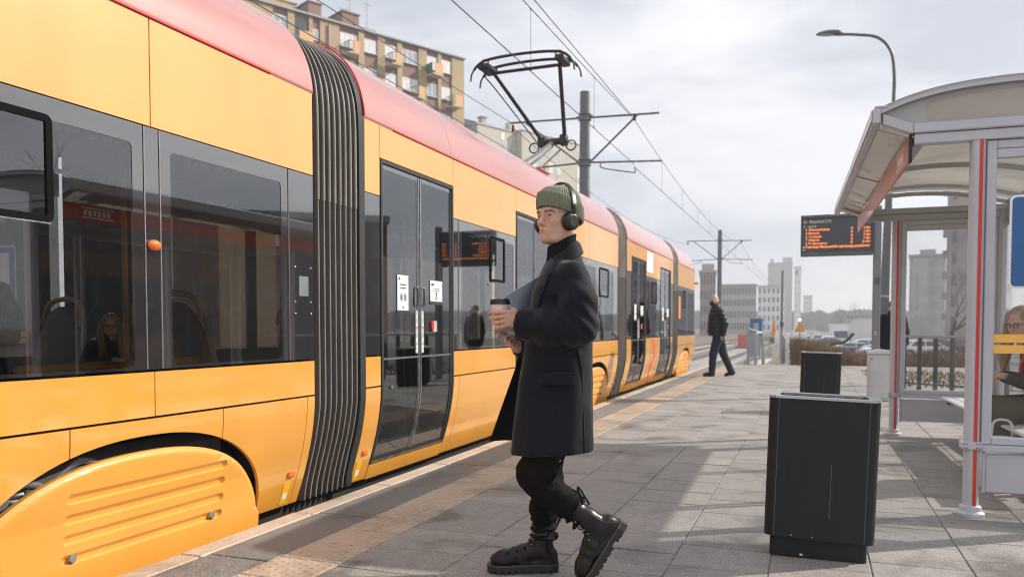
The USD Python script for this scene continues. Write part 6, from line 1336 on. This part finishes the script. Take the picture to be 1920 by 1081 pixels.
# knit hat
def knit(parent):
    nphi = 336; ph = np.linspace(0, 2 * np.pi, nphi, endpoint=False); c, s = np.cos(ph), np.sin(ph); rib = np.cos(56 * ph)
    h0 = .004 - .034 * c; def_ = []
    def ring(rs, z, amp, add=0): return np.stack([(.0085 + (.1045 * rs + add + amp * rib) * c), (.088 * rs + add + amp * rib) * s, z], 1)
    crown = [ring(1.0, h0 + .02, .0016)] + [ring(math.cos(t) ** .62, (h0 + .05) * (1 - math.sin(t)) + .136 * math.sin(t), .0018 * math.cos(t)) for t in np.linspace(0, 1.50, 22)]
    cuff_ = [ring(1.0, h0 + .004, 0, -.004), ring(1.0, h0 - .001, .001, .001), ring(1.0, h0 + .004, .0022, .0075), ring(1.0, h0 + .03, .0026, .0085), ring(1.0, h0 + .055, .0026, .0075), ring(1.0, h0 + .066, .002, .005), ring(1.0, h0 + .069, .001, .001), ring(1.0, h0 + .066, .0, -.003)]
    def skin_(rings, cap):
        V = np.vstack(rings); n = len(rings); i, j = np.meshgrid(np.arange(n - 1), np.arange(nphi), indexing='ij')
        q = np.stack([i * nphi + j, i * nphi + (j + 1) % nphi, (i + 1) * nphi + (j + 1) % nphi, (i + 1) * nphi + j], -1).reshape(-1, 4); f = np.vstack([q[:, [0, 1, 2]], q[:, [0, 2, 3]]])
        if cap: V = np.vstack([V, V[-nphi:].mean(0)]); f = np.vstack([f, [((n - 1) * nphi + k, (n - 1) * nphi + (k + 1) % nphi, len(V) - 1) for k in range(nphi)]])
        return trimesh.Trimesh(V * HK, f, process=False)
    hat = part(parent, 'knit_hat', place(skin_(crown, True), HM, HO), 'knit_green', smooth=True); part(hat, 'hat_cuff', place(skin_(cuff_, False), HM, HO), 'knit_green', smooth=True)
knit(man)
# headphones
hp = thing('headphones', 'black over-ear headphones worn over the green knit hat', 'headphones', MAN0, YAW)
def hpm(m): return place(m, HM, HO)
t = np.linspace(-1.28, 1.28, 41); arc = np.stack([-.018 + .030 * np.cos(t), .117 * np.sin(t), -.004 + .164 * np.cos(t)], 1); nr = np.stack([0 * t, np.sin(t), np.cos(t)], 1)
def ribbon(arc, nr, w, th):
    V = np.vstack([arc + nr * a + np.array([b, 0, 0]) for a, b in ((th, -w * .7), (th * .7, -w), (-th, -w), (-th, w), (th * .7, w), (th, w * .7))]); n = len(arc); F = []
    for k in range(6):
        for i in range(n - 1): a, b = k * n + i, ((k + 1) % 6) * n + i; F += [(a, b, b + 1), (a, b + 1, a + 1)]
    return trimesh.Trimesh(V, F, process=False)
part(hp, 'headband', hpm(ribbon(arc, nr, .0135, .005)), 'headphone_black', smooth=50)
for y in (-1, 1):
    o = np.array([-.016, y * .098, -.032])
    cup_ = rot(revolve([(0, .021), (.024, .0215), (.0275, .019), (.0285, .0205), (.035, .0185), (.0405, .011), (.0415, 0), (.039, -.006), (0, -.006)], sections=40), -y * math.pi / 2, (1, 0, 0))
    e = part(hp, 'ear_cup', hpm(shift(cup_, o + [0, 0, 0])), 'headphone_black', smooth=25)
    pad = rot(revolve([(.012, -.004), (.036, -.004), (.0405, -.010), (.0405, -.018), (.034, -.024), (.012, -.022)], sections=36), -y * math.pi / 2, (1, 0, 0)); part(hp, 'ear_pad', hpm(shift(pad, o)), 'headphone_pad', smooth=40)
    part(e, 'yoke', hpm(shift(cat(tube(bez([(.006, y * .112, .046), (.004, y * .116, .022), (.0, y * .114, .004)], 4), .008, 8), cbox(-.010, .018, y * .112 - .006, y * .112 + .006, .03, .05, .003)), (-.012, 0, 0))), 'headphone_black', smooth=50)
# cup and laptop, held
cp = thing('coffee_cup', 'pale pink paper coffee cup with a black lid held in both hands', 'cup', MAN0, YAW)
CC = (-.288, -.050)
part(cp, 'cup_body', revolve([(0, 1.186), (.0285, 1.186), (.0290, 1.19), (.0425, 1.306), (.0435, 1.312), (0, 1.312)], (*CC, 0), 36), 'cup_paper', smooth=40)
ld = part(cp, 'lid', revolve([(.0425, 1.302), (.0475, 1.302), (.0480, 1.309), (.0462, 1.313), (.0455, 1.322), (.0440, 1.326), (.041, 1.326), (.040, 1.321), (0, 1.320)], (*CC, 0), 36), 'cup_lid', smooth=30)
part(ld, 'sip_spout', cbox(CC[0] + .018, CC[0] + .034, CC[1] - .012, CC[1] + .010, 1.322, 1.331, .003), 'cup_lid')
lt = thing('laptop', 'slim dark grey laptop held under the arm of the walking person', 'laptop', MAN0, YAW)
lo_, lu = np.array([-.262, .055, 1.347]), np.array([.80, .28, .465]); lu /= np.linalg.norm(lu); lv = np.array([.46, -.10, -.86]); lv -= lu * (lv @ lu); lv /= np.linalg.norm(lv)
m = ext(rrect(0, 0, .32, .22, .012), .014); m = to_tm(m); m.vertices = lo_ + m.vertices[:, :1] * lu + m.vertices[:, 1:2] * lv + m.vertices[:, 2:] * np.cross(lu, lv); part(lt, 'laptop_shell', m, 'laptop_grey')
m = to_tm(ext(sg.box(.006, -.0015, .314, .001), .011)); m.vertices = lo_ + m.vertices[:, :1] * lu + m.vertices[:, 1:2] * lv + (m.vertices[:, 2:] + .0015) * np.cross(lu, lv); part(lt, 'laptop_edge', m, 'laptop_edge')

# ---- the walker far along the platform
fw = thing('person', 'person in black jacket, jeans and black face mask walking beside the tram front', 'person', (-2.12, 19.85, .002), YAW)
b = SDF((-.5, -.4, -.02), (.45, .4, 2.05), .016)
b.chain([(-.13, 0, 1.70), (-.10, 0, 1.55), (-.08, 0, 1.3), (-.05, 0, 1.0)], [.06, .12, .14, .14], .05)
b.chain([(-.05, -.09, 1.0), (-.20, -.09, .52), (-.22, -.09, .08)], [.10, .06, .045], .03); b.chain([(-.04, .09, 1.0), (.10, .09, .52), (.30, .09, .10)], [.10, .06, .045], .03)
b.chain([(-.08, -.2, 1.55), (-.0, -.25, 1.25), (-.03, -.24, .97)], [.06, .045, .035], .03); b.ell((-.035, -.24, .93), (.035, .025, .055), .02); b.chain([(-.10, .2, 1.55), (-.15, .25, 1.25), (-.22, .22, 1.05)], [.06, .045, .035], .03)
hm2, ho2 = rz(math.radians(40)), np.array([-.165, 0, 1.825]); hh = HEAD.copy(); hh.vertices = hh.vertices * 1.12; hh = place(hh, hm2, ho2)
fb = part(fw, 'body', unite([biggest(b.mesh(1)), hh]), 'skin_dark', smooth=True)
part(fb, 'hair', place(sph((.03, 0, .035), (.095, .087, .085), 3), hm2, ho2), 'cabinet_grey', smooth=True) if False else part(fb, 'hair', place(cat(*[sph((.035, y * .058, .0), (.070, .036, .052), 2) for y in (-1, 1)], sph((.085, 0, .01), (.036, .07, .062), 2)), hm2, ho2), 'cabinet_grey', smooth=True)
part(fw, 'face_mask', place(sph((-.075, 0, -.07), (.055, .062, .06), 3), hm2, ho2), 'mask_black', smooth=True)
j = SDF((-.45, -.42, .9), (.3, .42, 1.85), .016)
j.loft([(.98, -.06, 0, .21, .20, .24), (1.2, -.08, 0, .22, .20, .235), (1.45, -.10, 0, .19, .19, .235), (1.62, -.11, 0, .13, .13, .17), (1.76, -.12, 0, .09, .09, .10)], .03)
j.chain([(-.08, -.21, 1.57), (.03, -.27, 1.28), (-.01, -.26, 1.02)], [.10, .085, .065], .04); j.chain([(-.10, .21, 1.57), (-.13, .26, 1.28), (-.20, .24, 1.06)], [.10, .085, .065], .04)
j.warp(lambda P: .006 * np.sin(P[:, 2] * 62) + .02 * wnoise(P, (6, 6, 6), 1)); part(fw, 'jacket', biggest(j.mesh(1)), 'jacket_black', smooth=True)
j = SDF((-.4, -.3, -.0), (.45, .3, 1.12), .014); j.chain([(-.05, -.08, 1.04), (-.19, -.09, .54), (-.22, -.09, .07)], [.135, .095, .08], .03); j.chain([(-.04, .08, 1.04), (.10, .09, .54), (.31, .09, .09)], [.135, .095, .078], .03)
j.warp(lambda P: .02 * wnoise(P, (8, 8, 8), 2)); part(fw, 'jeans', biggest(j.mesh(1)), 'denim', smooth=True)
for x, y, a in ((-.24, -.09, 0), (.33, .09, -.35)):
    s = SDF((-.25, -.1, -.02), (.12, .1, .14), .012); s.chain([(.04, 0, .05), (-.06, 0, .06), (-.16, 0, .045)], [.05, .05, .042], .02); s.half((0, 0, .0), (0, 0, -1)); part(fw, 'shoe', place(s.mesh(1), ry(a), np.array([x, y, .0 if a == 0 else .035])), 'boot_leather', smooth=True)

# ---- the standing figure half hidden by the shelter post
hpn = thing('person', 'person in a black coat standing half hidden behind the far shelter post', 'person', (1.50, 18.05, .002), YAW)
b = SDF((-.4, -.4, -.02), (.4, .4, 1.75), .016); b.chain([(0, 0, 1.5), (0, 0, 1.3), (0, 0, .9)], [.055, .12, .13], .05)
for s_ in (-1, 1): b.chain([(s_ * .09, 0, .9), (s_ * .10, 0, .5), (s_ * .10, .0, .06)], [.09, .055, .04], .03); b.chain([(s_ * .19, 0, 1.38), (s_ * .25, .02, 1.1), (s_ * .25, -.02, .85)], [.055, .04, .03], .03); b.ell((s_ * .25, -.03, .79), (.025, .035, .05), .02)
hh = HEAD.copy(); hm3, ho3 = rz(math.radians(120)), np.array([0, 0, 1.60]); hh = place(hh, hm3, ho3)
fb = part(hpn, 'body', unite([biggest(b.mesh(1)), hh]), 'skin', smooth=True); part(fb, 'hair', place(sph((.025, 0, .04), (.098, .085, .088), 3), hm3, ho3), 'hair_brown', smooth=True)
j = SDF((-.42, -.3, .7), (.42, .3, 1.6), .016); j.loft([(.74, 0, 0, .25, .25, .17), (1.1, 0, 0, .23, .23, .16), (1.35, 0, 0, .21, .21, .14), (1.46, 0, 0, .12, .12, .1), (1.54, 0, 0, .08, .08, .08)], .03)
for s_ in (-1, 1): j.chain([(s_ * .19, 0, 1.38), (s_ * .27, .02, 1.1), (s_ * .26, -.02, .86)], [.085, .075, .06], .03)
j.warp(lambda P: .02 * wnoise(P, (6, 6, 4), 1)); part(hpn, 'coat', biggest(j.mesh(1)), 'coat_wool', smooth=True)
j = SDF((-.3, -.2, 0), (.3, .2, .95), .016)
for s_ in (-1, 1): j.chain([(s_ * .085, 0, .88), (s_ * .10, 0, .5), (s_ * .10, .0, .07)], [.11, .085, .07], .02)
part(hpn, 'trousers', biggest(j.mesh(1)), 'trouser_beige', smooth=True)
for s_ in (-1, 1): s = SDF((-.1, -.25, -.02), (.1, .12, .14), .012); s.chain([(0, .04, .05), (0, -.06, .06), (0, -.16, .045)], [.05, .05, .042], .02); s.half((0, 0, 0), (0, 0, -1)); part(hpn, 'shoe', shift(s.mesh(1), (s_ * .10, 0, 0)), 'boot_leather', smooth=True)

# ---- the seated woman in the shelter
sw_ = thing('person', 'person with long fair hair and glasses seated on the bench behind the glass', 'person', (1.60, 7.2, .002), SHR)
b = SDF((-.60, -.36, -.02), (.25, .36, 1.42), .014)
b.chain([(-.03, 0, 1.10), (.02, 0, .95), (.10, 0, .75), (.14, 0, .58)], [.05, .10, .105, .125], .05)
for s_ in (-1, 1):
    b.chain([(.12, s_ * .09, .56), (-.28, s_ * .10, .55), (-.06, s_ * .10, .10)], [.09, .058, .04], .03); b.chain([(.02, s_ * .16, .98), (.03, s_ * .21, .74), (-.18, s_ * .10, .80)], [.05, .04, .028], .03)
    b.ell((-.225, s_ * .055, .815), (.045, .022, .032), .02); b.chain([(-.25, s_ * .05, .83), (-.275, s_ * .025, .81), (-.272, s_ * .005, .79)], [.011, .010, .008], .006); b.chain([(-.25, s_ * .055, .81), (-.277, s_ * .03, .792), (-.272, s_ * .01, .775)], [.011, .010, .008], .006)
hm4, ho4 = rz(math.radians(42)) @ ry(math.radians(-8)), np.array([-.105, 0, 1.222]); hh = HEAD.copy(); hh.vertices *= .97; hh = place(hh, hm4, ho4)
fb = part(sw_, 'body', unite([biggest(b.mesh(1)), hh]), 'skin', smooth=True); face_bits(fb, hm4, ho4, .97)
hr_ = SDF((-.3, -.2, .75), (.15, .2, 1.40), .008); cap_ = lambda p: (hm4 @ np.array(p)) + ho4
hr_.ell(cap_((.02, 0, .045)), (.098, .088, .088), .02)
for s_ in (-1, 1): hr_.chain([cap_((-.02, s_ * .072, .05)), cap_((.0, s_ * .092, -.02)), cap_((-.01, s_ * .105, -.12)), cap_((-.06, s_ * .11, -.24)), cap_((-.09, s_ * .105, -.36))], [.032, .036, .042, .040, .018], .03)
hr_.chain([cap_((.08, 0, 0)), cap_((.10, 0, -.12)), cap_((.12, 0, -.25))], [.06, .07, .05], .03); hr_.ell(cap_((-.08, 0, -.045)), (.06, .058, .10), .01, True)
hr_.warp(lambda P: .004 * np.sin(P[:, 1] * 300 + P[:, 0] * 180) + .008 * wnoise(P, (30, 30, 6), 2)); part(fb, 'hair', biggest(hr_.mesh(1)), 'hair_fair', smooth=True)
gl = []
for s_ in (-1, 1): gl.append(tube([cap_((-.103, s_ * .033 + .022 * math.cos(a) , -.006 + .018 * math.sin(a))) for a in np.linspace(0, 2 * np.pi, 17)], .0026, 5)); gl.append(tube([cap_((-.10, s_ * .055, 0)), cap_((-.02, s_ * .078, .0))], .0022, 5))
part(sw_, 'glasses', cat(gl, tube([cap_((-.104, -.011, -.002)), cap_((-.104, .011, -.002))], .0022, 5)), 'frame_black', smooth=True)
j = SDF((-.3, -.36, .5), (.32, .36, 1.18), .012); j.loft([(.52, .12, 0, .16, .15, .19), (.75, .09, 0, .15, .14, .18), (.95, .03, 0, .13, .13, .18), (1.05, .0, 0, .09, .10, .13), (1.12, -.02, 0, .065, .07, .075)], .03)
for s_ in (-1, 1): j.chain([(.02, s_ * .17, .98), (.04, s_ * .23, .74), (-.17, s_ * .115, .80)], [.075, .068, .05], .03)
j.warp(lambda P: .02 * wnoise(P, (8, 8, 8), 1)); jk = part(sw_, 'jacket', biggest(j.mesh(1)), 'jacket_grey', smooth=True)
part(jk, 'red_strap', tube(bez([(-.05, -.10, 1.06), (-.115, -.10, .93), (-.115, -.06, .80)], 5), .012, 6), 'strap_red', smooth=True)
j = SDF((-.5, -.3, .05), (.35, .3, .75), .014)
for s_ in (-1, 1): j.chain([(.12, s_ * .09, .57), (-.28, s_ * .105, .56), (-.07, s_ * .10, .12)], [.115, .088, .068], .03)
part(sw_, 'trousers', biggest(j.mesh(1)), 'trouser_olive', smooth=True)
for s_ in (-1, 1): s = SDF((-.25, -.1, -.02), (.12, .1, .14), .012); s.chain([(.04, 0, .05), (-.06, 0, .06), (-.16, 0, .045)], [.05, .05, .042], .02); s.half((0, 0, 0), (0, 0, -1)); part(sw_, 'shoe', shift(s.mesh(1), (-.06, s_ * .10, 0)), 'boot_leather', smooth=True)
bg = thing('tote_bag', 'pale grey bag standing on the ground in front of the seated person', 'bag', (1.30, 6.75, .003), SHR)
s = SDF((-.25, -.2, -.02), (.25, .2, .5), .012); s.loft([(.0, 0, 0, .14, .14, .10), (.2, 0, 0, .15, .15, .11), (.36, 0, 0, .13, .13, .06), (.40, 0, 0, .12, .12, .03)], .02, 3.0); s.warp(lambda P: .03 * wnoise(P, (9, 9, 7), 3)); part(bg, 'bag_body', biggest(s.mesh(1)), 'bench_white', smooth=True)
part(bg, 'bag_handle', tube(bez([(-.07, 0, .37), (-.05, 0, .50), (.05, 0, .50), (.07, 0, .37)], 6), .010, 6), 'bench_white', smooth=True)
# ---------------------------------------------------------------- the thin haze of the day
LOOK['haze_air'] = usdkit.material(stage, '/World/Looks/haze_air', {'v': ('principled_volume', {'color': (0.93, 0.95, 1.0), 'density': 0.0011, 'anisotropy': 0.2})}, [], volume='v.volume')
top('haze', box(-3060, 3060, -660, 4060, -2.6, 48), 'haze_air', kind='stuff')
